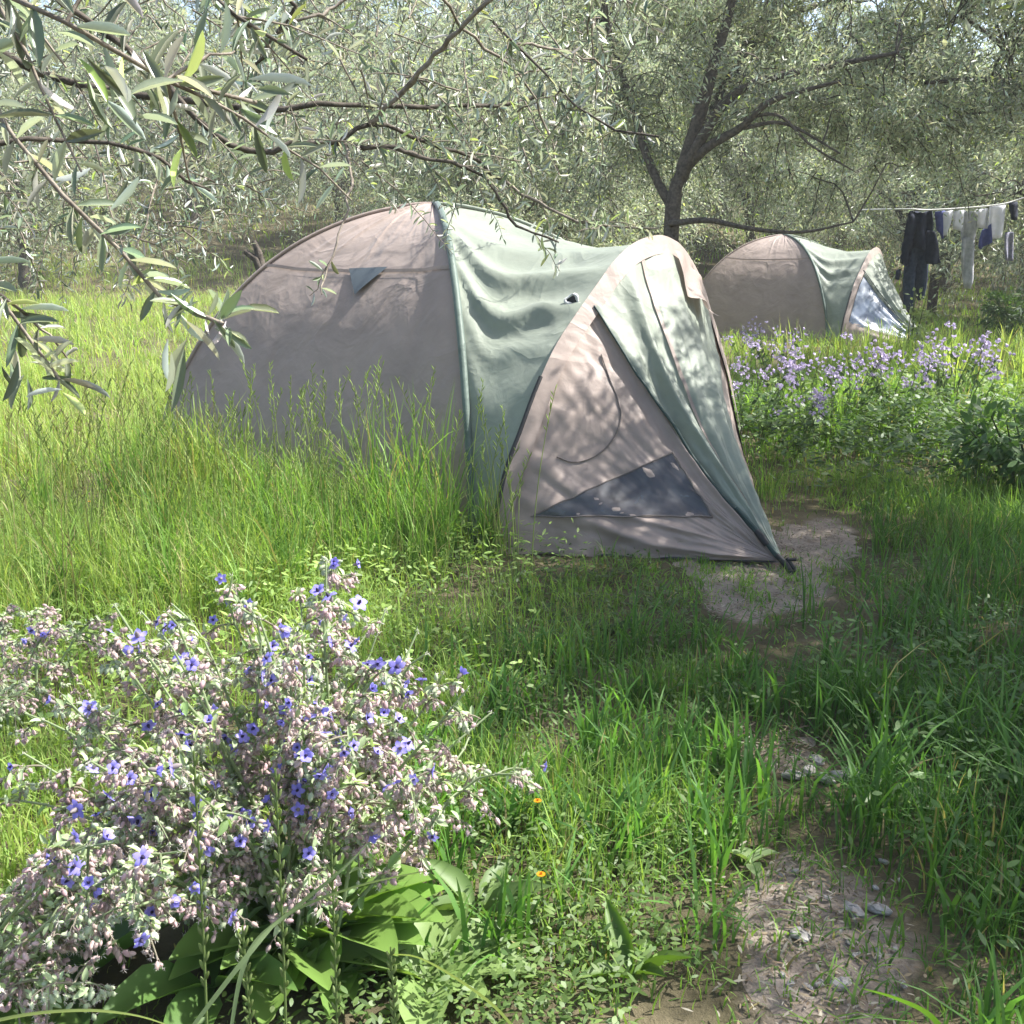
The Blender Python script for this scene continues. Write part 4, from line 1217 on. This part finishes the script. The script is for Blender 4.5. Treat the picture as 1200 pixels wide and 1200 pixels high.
def cover(n, cx, cy, rx, ry, hmax, lf, lw, c1, c2, tpl=TPL4, p=1.6):
    x = cx + rx * rg.uniform(-1, 1, n); y = cy + ry * rg.uniform(-1, 1, n)
    e_ = ((x - cx) / rx) ** 2 + ((y - cy) / ry) ** 2
    ok = (rg.random(n) < 1 - e_ * .9) & keep(x, y) & (y > 1.2) & (rg.random(n) < np.clip(.1 + pathd(x, y) * 3, .03, 1)) & (vnoise(x, y, .3, 44) > -.45)
    x, y = x[ok], y[ok]; n = len(x)
    hm_ = hmax * (.65 + .35 * vnoise(x, y, .35, 45))
    z = gz(x, y) + .01 + hm_ * rg.random(n) ** (1 / p) * 1.0
    a = rg.uniform(0, 6.28, n); D_ = np.stack([np.cos(a), np.sin(a), rg.uniform(-.3, .8, n)], -1)
    f_ = rg.random((n, 1)); C = (np.array(c1) * (1 - f_) + np.array(c2) * f_) * rg.uniform(.7, 1.3, (n, 1))
    V, Q, CC = leaves(np.stack([x, y, z], -1), D_, nrm(rdir(n, rg) * .6 + [0, 0, 1]), lf * rg.uniform(.5, 1.3, n), lw * rg.uniform(.6, 1.2, n), tpl[0], tpl[1], C)
    gc.add(V, Q, None, CC)


cover(15000, .25, 2.6, .9, 1.4, .13, .026, .010, (.07, .13, .03), (.15, .23, .06))
cover(7000, .1, 1.7, .7, .5, .14, .022, .010, (.07, .13, .035), (.15, .22, .06))
cover(12000, 1.9, 4.2, 1.2, 2.0, .16, .03, .011, (.06, .12, .03), (.12, .19, .055))
cover(18000, 2.9, 7.6, 1.7, 1.7, .52, .06, .028, (.04, .09, .028), (.12, .19, .05))  # leaf colours darkened here in place of cast shade
cover(9000, 4.2, 10.5, 2.0, 2.0, .4, .07, .035, (.10, .18, .045), (.22, .30, .08))
cover(12000, -1.6, 3.6, 1.8, 1.2, .18, .035, .014, (.15, .26, .055), (.32, .44, .11))
cover(14000, -1.4, 5.0, 1.8, 1.2, .22, .04, .014, (.15, .26, .055), (.32, .44, .11))
cover(9000, 1.6, 2.6, .7, 1.4, .24, .04, .014, (.06, .13, .035), (.13, .22, .06))
cover(8000, .3, 4.3, 1.0, .8, .07, .03, .012, (.05, .095, .025), (.10, .15, .04))
o = gc.build('ground_cover', M['herb'], color=True); tag(o, 'low leafy weeds growing between the grass blades', kind='stuff')

# ------------------------------------------------------------------ litter on the path
n = 6000; k = rg.integers(0, len(_pp), n); x = _pp[k, 0] + rg.normal(0, .6, n) * _pp[k, 2] * 1.1; y = _pp[k, 1] + rg.normal(0, .5, n) * .25
ok = (y > 1.2) & keep(x, y) & (rg.random(n) < pres(y)); x, y = x[ok], y[ok]; n = len(x); a = rg.uniform(0, 6.28, n)
C = np.array([[.30, .24, .16], [.20, .15, .10], [.36, .33, .26], [.13, .11, .07]])[rg.integers(0, 4, n)] * rg.uniform(.7, 1.2, (n, 1))
V, Q, CC = leaves(np.stack([x, y, gz(x, y) + .016 + .01 * rg.random(n)], -1), np.stack([np.cos(a), np.sin(a), rg.normal(0, .15, n)], -1), nrm(rdir(n, rg) * .4 + [0, 0, 1]), rg.uniform(.008, .034, n), rg.uniform(.0025, .008, n), TPL4[0], TPL4[1], C)
o = mesh('leaf_litter', V, Q, M['bud'], None, CC, False); tag(o, 'dry leaf bits and twigs scattered on the trodden soil', kind='stuff')

# ------------------------------------------------------------------ stones
rs = np.random.default_rng(9)
def stone(px, py, w_, d_, h_, label, seed):
    r = np.random.default_rng(seed); p = G(px, py); z = float(gz(p[0], p[1])) + .012
    n1_, n2_ = 14, 9; V = []
    for i in range(n2_):
        ph = math.pi * i / (n2_ - 1)
        for j in range(n1_):
            th = 2 * math.pi * j / n1_
            k = 1 + .16 * math.sin(2 * th + seed) + .10 * math.sin(5 * th + seed * 2) + .06 * r.normal()
            V.append((w_ * k * math.sin(ph) ** .6 * math.cos(th), d_ * k * math.sin(ph) ** .6 * math.sin(th), h_ * math.cos(ph) * (1 + .15 * math.sin(3 * th + seed))))
    o = mesh('stone', np.array(V), gridq(n2_, n1_, True), M['stone'], None, None, False, (p[0], p[1], z))
    o.rotation_euler = (r.normal(0, .1), r.normal(0, .1), r.uniform(0, 6))
    return tag(o, label, 'stone', 'stones on the path')
stone(1000, 1068, .028, .020, .014, 'pale flat stone lying on the sunny end of the path, the largest there', 1)
stone(1030, 1066, .026, .016, .012, 'flat grey stone just right of the largest path stone', 2)
stone(985, 1155, .024, .016, .012, 'half buried stone in the shaded soil below the largest path stone', 3)
stone(938, 1095, .032, .02, .008, 'thin pale slab at the left rim of the sunny soil', 4)
for i, (a, b_) in enumerate(((968, 912), (948, 902), (985, 908), (958, 890), (1002, 905), (930, 908))):
    stone(a, b_, .030 * rs.uniform(.6, 1.1), .02, .012, 'small grey stone among the pebbly cluster midway along the path', 10 + i)
for i in range(26):
    yy_ = rs.uniform(1010, 1195); stone(rs.uniform(915, 1060), yy_, .009 * rs.uniform(.5, 1.4), .007, .005, 'tiny pebble scattered over the bare soil of the path', 30 + i)

# ------------------------------------------------------------------ borage
FL = np.array([.27, .245, .74]); FL2 = np.array([.35, .31, .82])


def flower_mesh(R=.0165, cup=0.0):
    mb = MB()
    for k in range(5):
        a = k * 2 * math.pi / 5; u_ = np.array([math.cos(a), math.sin(a), 0]); v_ = np.array([-math.sin(a), math.cos(a), 0])
        rows = [(0.05, .12, .0), (.35 - .12 * cup, .30, .08 + .25 * cup), (.65 - .3 * cup, .33, .10 + .5 * cup), (.88 - .4 * cup, .18, .02 + .75 * cup), (1.0 - .45 * cup, .02, -.06 + .9 * cup)]
        V = []
        for s_, hw, z in rows:
            for e_ in (-1, 0, 1): V.append((u_ * s_ + v_ * hw * e_) * R + np.array([0, 0, (z - .04 * abs(e_)) * R]))
        mb.add(V, gridq(5, 3), None, FL if k % 2 else FL2)
    mb.tube([(0, 0, -.002), (0, 0, .004), (0, 0, .009)], [.003, .0028, .0006], 6, (.05, .04, .09))
    mb.tube([(0, 0, -.012), (0, 0, -.006), (0, 0, .001)], [.0012, .004, .004], 6, (.30, .26, .25))
    return mb


BUDC = [np.array([.56, .39, .40]), np.array([.62, .475, .45]), np.array([.52, .41, .37]), np.array([.46, .54, .35])]


def bud(mb, p, d, L, R, c):
    d = nrm(d); q = p + np.outer([0, .25, .6, .88, 1], d * L)
    mb.tube(q, np.array([.35, .95, 1, .6, .08]) * R, 6, c)


FLOWER = []


def borage(loc, stems, seed, label, R=1.0, nflow=40, basal=True, group=None):
    """stems: list of tips (own coordinates) that the hairy stalks arch out to"""
    global FLOWER
    r = np.random.default_rng(seed); root = empty('borage_plant', loc, label, 'borage', group)
    st, bd, lv, hair = MB(), MB(), [], MB()
    fl_sites = []; hairP, hairD = [], []
    for tip in stems:
        tip = np.array(tip, float)
        b0 = np.array([r.normal(0, .05), r.normal(0, .05), 0])
        q = spline([b0, b0 * .6 + tip * [.35, .35, .5] + r.normal(0, .02, 3), tip * [.8, .8, .88] + r.normal(0, .02, 3), tip], 16)
        st.tube(q, np.linspace(.0055, .0022, 16), 6, (.30, .37, .20))
        ax = nrm(q[-1] - q[8])
        for i in range(r.integers(13, 18)):
            s_ = r.uniform(.42, 1.0); j = int(s_ * 15); p = q[j]
            d_ = nrm(ax * .5 + r.normal(0, .75, 3) + np.array([0, 0, .25])); ln = r.uniform(.045, .11) * R
            t_ = np.linspace(0, 1, 8)[:, None]
            qq = p + d_ * ln * t_ + np.array([0, 0, -1]) * ln * .55 * t_ ** 2.2
            st.tube(qq, np.linspace(.0026, .0014, 8), 5, (.30, .27, .20) if r.random() < .6 else (.22, .27, .14))
            tone = r.random()
            for k in range(r.integers(9, 16)):
                e_ = r.uniform(.35, 1.0); pp = np.array([np.interp(e_, t_[:, 0], qq[:, m_]) for m_ in range(3)])
                dd = nrm(np.array([0, 0, -.7]) + r.normal(0, .5, 3)); pe = pp + nrm(dd + d_ * .4) * r.uniform(.006, .018)
                st.tube([pp, (pp + pe) / 2 + [0, 0, .003], pe], .0008, 3, (.33, .27, .24))
                big = r.uniform(.6, 1.15) * R
                c = BUDC[r.integers(0, 3) if tone < .72 else 3] * r.uniform(.8, 1.15)
                bud(bd, pe, dd, .0155 * big, .0045 * big, c)
                for _ in range(14):
                    hairP.append(pe + dd * r.uniform(0, .013)); hairD.append(nrm(rdir(1, r)[0] + dd * .5))
            if r.random() < .7: fl_sites.append((qq[-2] if r.random() < .5 else qq[-4], d_))
            # small grey green bracts
            for k in range(r.integers(5, 9)):
                lv.append((qq[r.integers(0, 7)] + r.normal(0, .004, 3), nrm(d_ * .4 + r.normal(0, .7, 3)), r.uniform(.010, .028) * R, np.array([.42, .52, .30]) * r.uniform(.75, 1.25)))
        for i in range(r.integers(6, 10)):
            j = r.integers(3, 14); lv.append((q[j], nrm(ax * .3 + r.normal(0, .7, 3)), r.uniform(.02, .055) * R * (1.2 - j / 20), np.array([.22, .34, .13]) * r.uniform(.75, 1.3)))
        for _ in range(90):
            hairP.append(q[r.integers(5, 16)] + r.normal(0, .002, 3)); hairD.append(rdir(1, r)[0])
    st.build('stems', M['herb'], root, color=True)
    o_ = bd.build('buds', M['bud'], root, color=True); o_['kind'] = 'stuff'
    P_ = np.array([l[0] for l in lv]); D_ = np.array([l[1] for l in lv]); L_ = np.array([l[2] for l in lv]); C_ = np.array([l[3] for l in lv])
    V, Q, CC = leaves(P_, D_, nrm(rdir(len(P_), r) * .6 + [0, 0, .9]), L_, L_ * r.uniform(.35, .5, len(L_)), leaf_tpl([(0, .1), (.25, .42), (.55, .5), (.82, .32), (1, .03)], True, .2, .3)[0], gridq(5, 3), C_)
    mesh('foliage', V, Q, M['herb'], root, CC, True)
    hp_, hd_ = np.array(hairP), np.array(hairD); n_ = len(hp_)
    V, Q, CC = leaves(hp_, hd_, rdir(n_, r), r.uniform(.005, .011, n_), np.full(n_, .0010), TPL1[0], TPL1[1], np.tile([.78, .73, .68], (n_, 1)) * r.uniform(.7, 1.1, (n_, 1)))
    mesh('hairs', V, Q, M['bud'], root, CC, False)
    # broad basal leaves
    if basal:
        bp_ = []
        for i in range(34):
            a = r.uniform(0, 6.28); d_ = np.array([math.cos(a), math.sin(a), r.uniform(.15, 1.1)]); bp_.append((np.array([math.cos(a) * .04, math.sin(a) * .04, .02]), nrm(d_), r.uniform(.16, .30) * R))
        P_ = np.array([b_[0] for b_ in bp_]); D_ = np.array([b_[1] for b_ in bp_]); L_ = np.array([b_[2] for b_ in bp_])
        tb_ = leaf_tpl([(0, .06), (.12, .09), (.25, .3), (.45, .48), (.65, .5), (.82, .38), (.94, .18), (1, .02)], True, .35, .35)
        tb_[0][:, 2] += .02 * np.sin(tb_[0][:, 1] * 30) * np.abs(tb_[0][:, 0]) * 2
        V, Q, CC = leaves(P_, D_, np.tile([0, 0, 1.0], (len(P_), 1)) + r.normal(0, .15, (len(P_), 3)), L_, L_ * .5, tb_[0], tb_[1], np.array([.15, .25, .055]) * r.uniform(.7, 1.3, (len(P_), 1)))
        mesh('basal_leaves', V, Q, M['herb'], root, CC, True)
    # each open flower is a part
    fl_sites.sort(key=lambda f_: -(f_[0][2] - .7 * f_[0][1] + .3 * r.random()))
    more = [f_ for i_, f_ in enumerate(fl_sites) if i_ % 2 == 1][:int(nflow * .8) if nflow > 50 else 0]
    fl_sites = [f_ for i_, f_ in enumerate(fl_sites) if i_ % 2 == 0]
    for p, d_ in fl_sites[:nflow]:
        if len(FLOWER) < 4:
            fo = flower_mesh(cup=(0, .2, .4, .8)[len(FLOWER)]).build('flower', M['petal'], root, color=True); FLOWER.append(fo)
        else:
            fo = FLOWER[r.integers(0, 4)].copy(); COL.objects.link(fo); fo.parent = root
        ov = nrm(p - np.array([0, .12, .25])) * .022
        fo.location = p + ov + np.array([d_[0] * .014, d_[1] * .014 - .012, .010])
        face = Vector(nrm(np.array([d_[0], d_[1], -.05]) * .8 + r.normal(0, .5, 3) + np.array([.1, -.2, .0])))
        fo.rotation_euler = face.to_track_quat('Z', 'Y').to_euler(); s_ = r.uniform(.8, 1.3) * R; fo.scale = (s_, s_, s_)
    ms = MB()
    for p, d_ in more:       # the many further blossoms among the buds
        f_ = flower_mesh(.0165 * r.uniform(.8, 1.3) * R, r.choice([.1, .3, .6]))
        face = Vector(nrm(np.array([d_[0], d_[1], -.05]) * .8 + r.normal(0, .5, 3) + np.array([.1, -.3, .1])))
        m3 = np.array(face.to_track_quat('Z', 'Y').to_matrix()); V_ = np.concatenate(f_.v) @ m3.T + p + nrm(p - np.array([0, .12, .25])) * .018
        ms.add(V_, np.concatenate(f_.q), None, np.concatenate(f_.c))
    if more: ms.build('small_blossoms', M['petal'], root, color=True)['kind'] = 'stuff'
    return root


rb = np.random.default_rng(55)
mb0 = np.array([-.47, 2.0, float(gz(-.47, 2.0))])
tips = []
for i in range(52):
    a = i * 2.39996; q_ = math.sqrt((i + .5) / 52)
    tips.append((q_ * math.cos(a) * .53 - .07 + rb.normal(0, .03), q_ * math.sin(a) * .48 + rb.normal(0, .03), .80 - .36 * q_ ** 2.6 + rb.normal(0, .05)))
borage(mb0, tips, 61, 'large hairy borage bush in bloom with many blue flowers, filling the lower left', 1.0, 95)
lp_ = np.array([-1.12, 1.7, float(gz(-1.12, 1.7))])
tips = [(.15 + .42 * rb.random(), -.3 + .6 * rb.random(), .30 + .28 * rb.random()) for i in range(13)] + [(-.2 * rb.random(), -.2 + .4 * rb.random(), .5) for i in range(5)]
borage(lp_, tips, 62, 'borage plant at the left edge with stems leaning towards the large bush', 1.0, 14, True)
sp2 = np.array([-1.55, 3.05, float(gz(-1.55, 3.05))])
tips = [(rb.normal(0, .22), rb.normal(0, .2), .24 + .16 * rb.random()) for i in range(8)]
borage(sp2, tips, 63, 'smaller pale borage plant in the grass behind the large bush', 1.0, 12, False)

# ------------------------------------------------------------------ purple wildflowers right of the tent
def purple_plant(seed):
    r = np.random.default_rng(seed); root = empty('purple_wildflower', (0, 0, 0), 'bushy purple flowering plant in the tall weeds right of the large tent', 'wildflower', 'purple wildflowers right of the tent')
    st = MB(); lv = []
    for i in range(9):
        a = r.uniform(0, 6.28); tip = np.array([math.cos(a) * r.uniform(.05, .28), math.sin(a) * r.uniform(.05, .28), r.uniform(.40, .68)])
        q = spline([(0, 0, 0), tip * [.5, .5, .6] + r.normal(0, .02, 3), tip], 9); st.tube(q, np.linspace(.004, .002, 9), 4, (.12, .16, .07))
        for k in range(14):
            j = r.integers(2, 8); lv.append((q[j], nrm(r.normal(0, .7, 3) + [0, 0, .3]), r.uniform(.03, .07)))
        fl = MB()
        for k in range(r.integers(5, 12)):
            p = q[-1] + r.normal(0, .034, 3); dd = nrm(r.normal(0, .6, 3) + [0, -.2, .2]); c = np.array([.48, .41, .57]) * r.uniform(.75, 1.3)
            V, Q, CC = leaves(np.tile(p, (4, 1)), nrm(rdir(4, r) * .8 + dd), rdir(4, r), np.full(4, .026), np.full(4, .019), TPL1[0], TPL1[1], np.tile(c, (4, 1)))
            fl.add(V, Q, None, CC)
        fl.build('flower_head', M['petal'], root, color=True, smooth=False)
    st.build('stems', M['herb'], root, color=True)
    P_, D_, L_ = np.array([l[0] for l in lv]), np.array([l[1] for l in lv]), np.array([l[2] for l in lv])
    V, Q, CC = leaves(P_, D_, nrm(rdir(len(P_), r) * .6 + [0, 0, .8]), L_, L_ * .4, TPL4[0], TPL4[1], np.array([.08, .13, .05]) * r.uniform(.7, 1.4, (len(P_), 1)))
    mesh('foliage', V, Q, M['herb'], root, CC, False)
    return root


pv = [purple_plant(s_) for s_ in (1, 2, 3)]
pspots = [(868, 474), (890, 486), (952, 470), (972, 482), (995, 470), (1048, 482), (1075, 470), (1112, 455), (905, 425), (880, 436), (930, 500), (1120, 478)]
for i, (px, py) in enumerate(pspots):
    o_ = pv[i] if i < 3 else copy_tree(pv[i % 3])
    p = G(px, py + 42); o_.location = (p[0], p[1], float(gz(p[0], p[1]))); s_ = .9 + .45 * ((i * 7) % 10) / 10
    o_.scale = (s_, s_, s_); o_.rotation_euler = (0, 0, i * 2.1)


# ------------------------------------------------------------------ single plants in the foreground
def broad_plant(px, py, n, L, label, seed, c, name='dock_plant', cat='weed', up=(.2, .9), asp=.36):
    r = np.random.default_rng(seed); p = G(px, py); root = empty(name, (p[0], p[1], float(gz(p[0], p[1]))), label, cat)
    tb_ = leaf_tpl([(0, .05), (.1, .08), (.22, .25), (.42, .47), (.62, .5), (.8, .36), (.93, .15), (1, .02)], True, .3, .35)
    for i in range(n):
        a = i * 6.283 / n + r.normal(0, .3); d_ = nrm(np.array([math.cos(a), math.sin(a), r.uniform(*up)])); l_ = L * r.uniform(.7, 1.2)
        V, Q, CC = leaves(np.array([[0, 0, .01]]), d_[None], np.array([[r.normal(0, .2), r.normal(0, .2), 1]]), np.array([l_]), np.array([l_ * asp]), tb_[0], tb_[1], np.array([c]) * r.uniform(.8, 1.25))
        mesh('leaf', V, Q, M['herb'], root, CC, True)
    return root


broad_plant(500, 1150, 9, .22, 'broad leaved weed with pale green leaves below the right side of the borage', 3, (.19, .28, .09), asp=.5)
broad_plant(90, 1165, 8, .24, 'dark broad leaved rosette in the lower left corner below the borage', 13, (.09, .17, .05), asp=.36)
broad_plant(250, 1160, 8, .24, 'broad leaved rosette under the middle of the borage bush', 14, (.11, .21, .05), asp=.36)
broad_plant(400, 1120, 8, .24, 'bright broad leaved rosette under the right half of the borage bush', 15, (.17, .30, .06), asp=.42)
broad_plant(560, 1080, 5, .16, 'upright narrow leaved weed right beside the borage bush', 4, (.12, .19, .06), up=(.6, 1.4), asp=.3)
broad_plant(745, 1150, 5, .15, 'weed with two long bright green leaves in the grass at the lower middle', 5, (.10, .18, .03), up=(.7, 1.5), asp=.26)
broad_plant(880, 1010, 4, .09, 'small pale leaved bindweed beside the bare path soil', 6, (.22, .30, .13), 'bindweed', 'weed', (.3, 1.0), .55)
broad_plant(1045, 950, 4, .12, 'pale drooping leaves of a weed left of the long grass at the right', 7, (.20, .27, .14), 'weed_rosette', 'weed', (.3, .9), .4)
broad_plant(720, 742, 5, .10, 'small dark leaved weed on the trodden soil before the tent', 8, (.04, .08, .02), 'weed_rosette', 'weed', (.2, .6), .6)


def ear_stalk(px, pyb, pyt, d, label, seed):
    r = np.random.default_rng(seed); b_ = U(px, pyb, d); t_ = U(px + r.normal(0, 3), pyt, d + .02); zb = float(gz(b_[0], b_[1]))
    base = np.array([b_[0], b_[1], zb]); root = empty('grass_ear', base, label, 'grass stalk', 'tall grass ears before the borage')
    q = spline([base, base * .5 + t_ * .5 + [.006, 0, 0], t_], 14); mb = MB(); mb.tube(q, np.linspace(.0024, .0016, 14), 6, (.20, .27, .10)); mb.build('stem', M['grass'], root, off=base, color=True)
    mb = MB()
    for i in range(26):
        s_ = .55 + .44 * i / 26; j = s_ * 13; p = np.array([np.interp(j, np.arange(14), q[:, k]) for k in range(3)]); sd = 1 if i % 2 else -1
        dd = nrm(np.array([sd * .35, r.normal(0, .2), 1.0])); bud(mb, p + [sd * .0015, 0, 0], dd, .017, .0026, np.array([.22, .28, .11]) * r.uniform(.85, 1.2))
    mb.build('ear', M['grass'], root, off=base, color=True)


ear_stalk(226, 1230, 880, 1.28, 'green grass ear, the leftmost upright one before the borage bush', 1)
ear_stalk(322, 1230, 900, 1.28, 'green grass ear standing upright before the middle of the borage bush', 2)
ear_stalk(382, 1230, 985, 1.30, 'shorter grass ear just right of the middle upright ear', 3)
ear_stalk(286, 1230, 1085, 1.25, 'short green grass stalk between the two tall ears', 4)
ear_stalk(460, 1230, 1110, 1.32, 'thin grass stalk at the lower right of the borage bush', 5)


def long_blade(pts, label, seed, wd=.007, c=(.20, .27, .14)):
    Q3 = [U(*p) for p in pts]; q = spline(Q3, 24); base = q[0].copy(); base[2] = float(gz(base[0], base[1]))
    if q[0, 2] > base[2] + .02: q = np.vstack([base[None], q]); 
    n_ = len(q); T_ = nrm(np.gradient(q, axis=0)); sd = nrm(np.cross(T_, [0.2, 1, .3])); wv = wd * np.sin(np.linspace(.25, math.pi, n_)) ** .6 * .5
    V = np.stack([q - sd * wv[:, None], q + [0, 0, -.0015], q + sd * wv[:, None]], 1).reshape(-1, 3)
    o_ = mesh('sedge', V - base, gridq(n_, 3), M['grass'], None, np.tile(c, (len(V), 1)), True, base)
    return tag(o_, label, 'grass blade', 'long arching blades in front')


long_blade([(265, 1240, 1.2), (290, 1120, 1.25), (345, 1065, 1.28), (400, 1020, 1.3), (434, 985, 1.32)], 'long grey green blade slanting up across the borage bush', 1)
long_blade([(190, 1250, 1.15), (290, 1120, 1.2), (340, 1070, 1.25), (420, 1038, 1.3), (510, 1018, 1.35)], 'long grey green blade curving right under the borage flowers', 2)
long_blade([(640, 1260, 1.3), (590, 1190, 1.35), (540, 1150, 1.36), (490, 1122, 1.38), (452, 1118, 1.4)], 'pale blade arching left over the broad leaves', 3, .007, (.22, .28, .12))
long_blade([(-120, 1235, 1.05), (0, 1195, 1.08), (90, 1184, 1.1), (160, 1190, 1.1), (215, 1208, 1.1)], 'pale blade lying almost level along the lower left edge', 4, .007, (.25, .31, .17))
long_blade([(1120, 1230, 1.5), (1090, 1190, 1.52), (1050, 1170, 1.55), (1010, 1158, 1.6)], 'bright green blade poking over the soil at the lower right', 5, .012, (.10, .2, .03))


def marigold(px, py, h, label, seed):
    p = G(px, py, h); base = np.array([p[0], p[1], float(gz(p[0], p[1]))]); root = empty('marigold', base, label, 'flower'); r = np.random.default_rng(seed)
    mb = MB(); mb.tube([(0, 0, 0), (.006, 0, h * .5), (0, 0, h)], .0016, 5, (.1, .16, .05)); mb.build('stem', M['herb'], root, color=True)
    mb = MB(); n_ = 12; a = np.linspace(0, 6.283, n_, endpoint=False)
    V, Q, CC = leaves(np.tile([0, 0, h], (n_, 1)), np.stack([np.cos(a), np.sin(a), np.full(n_, .25)], -1), np.tile([0, 0, 1.], (n_, 1)), np.full(n_, .011), np.full(n_, .005), TPL4[0], TPL4[1], np.tile([.75, .30, .01], (n_, 1)))
    mb.add(V, Q, None, CC); mb.tube([(0, 0, h - .002), (0, 0, h + .004)], .0035, 8, (.5, .2, .02)); mb.build('blossom', M['petal'], root, color=True)


marigold(630, 935, .16, 'orange marigold in the grass at the middle, right of the borage', 1)
marigold(634, 1020, .16, 'orange marigold lower down beside the borage bush', 2)
marigold(105, 585, .26, 'yellow orange marigold in the sunny meadow at the left', 3)
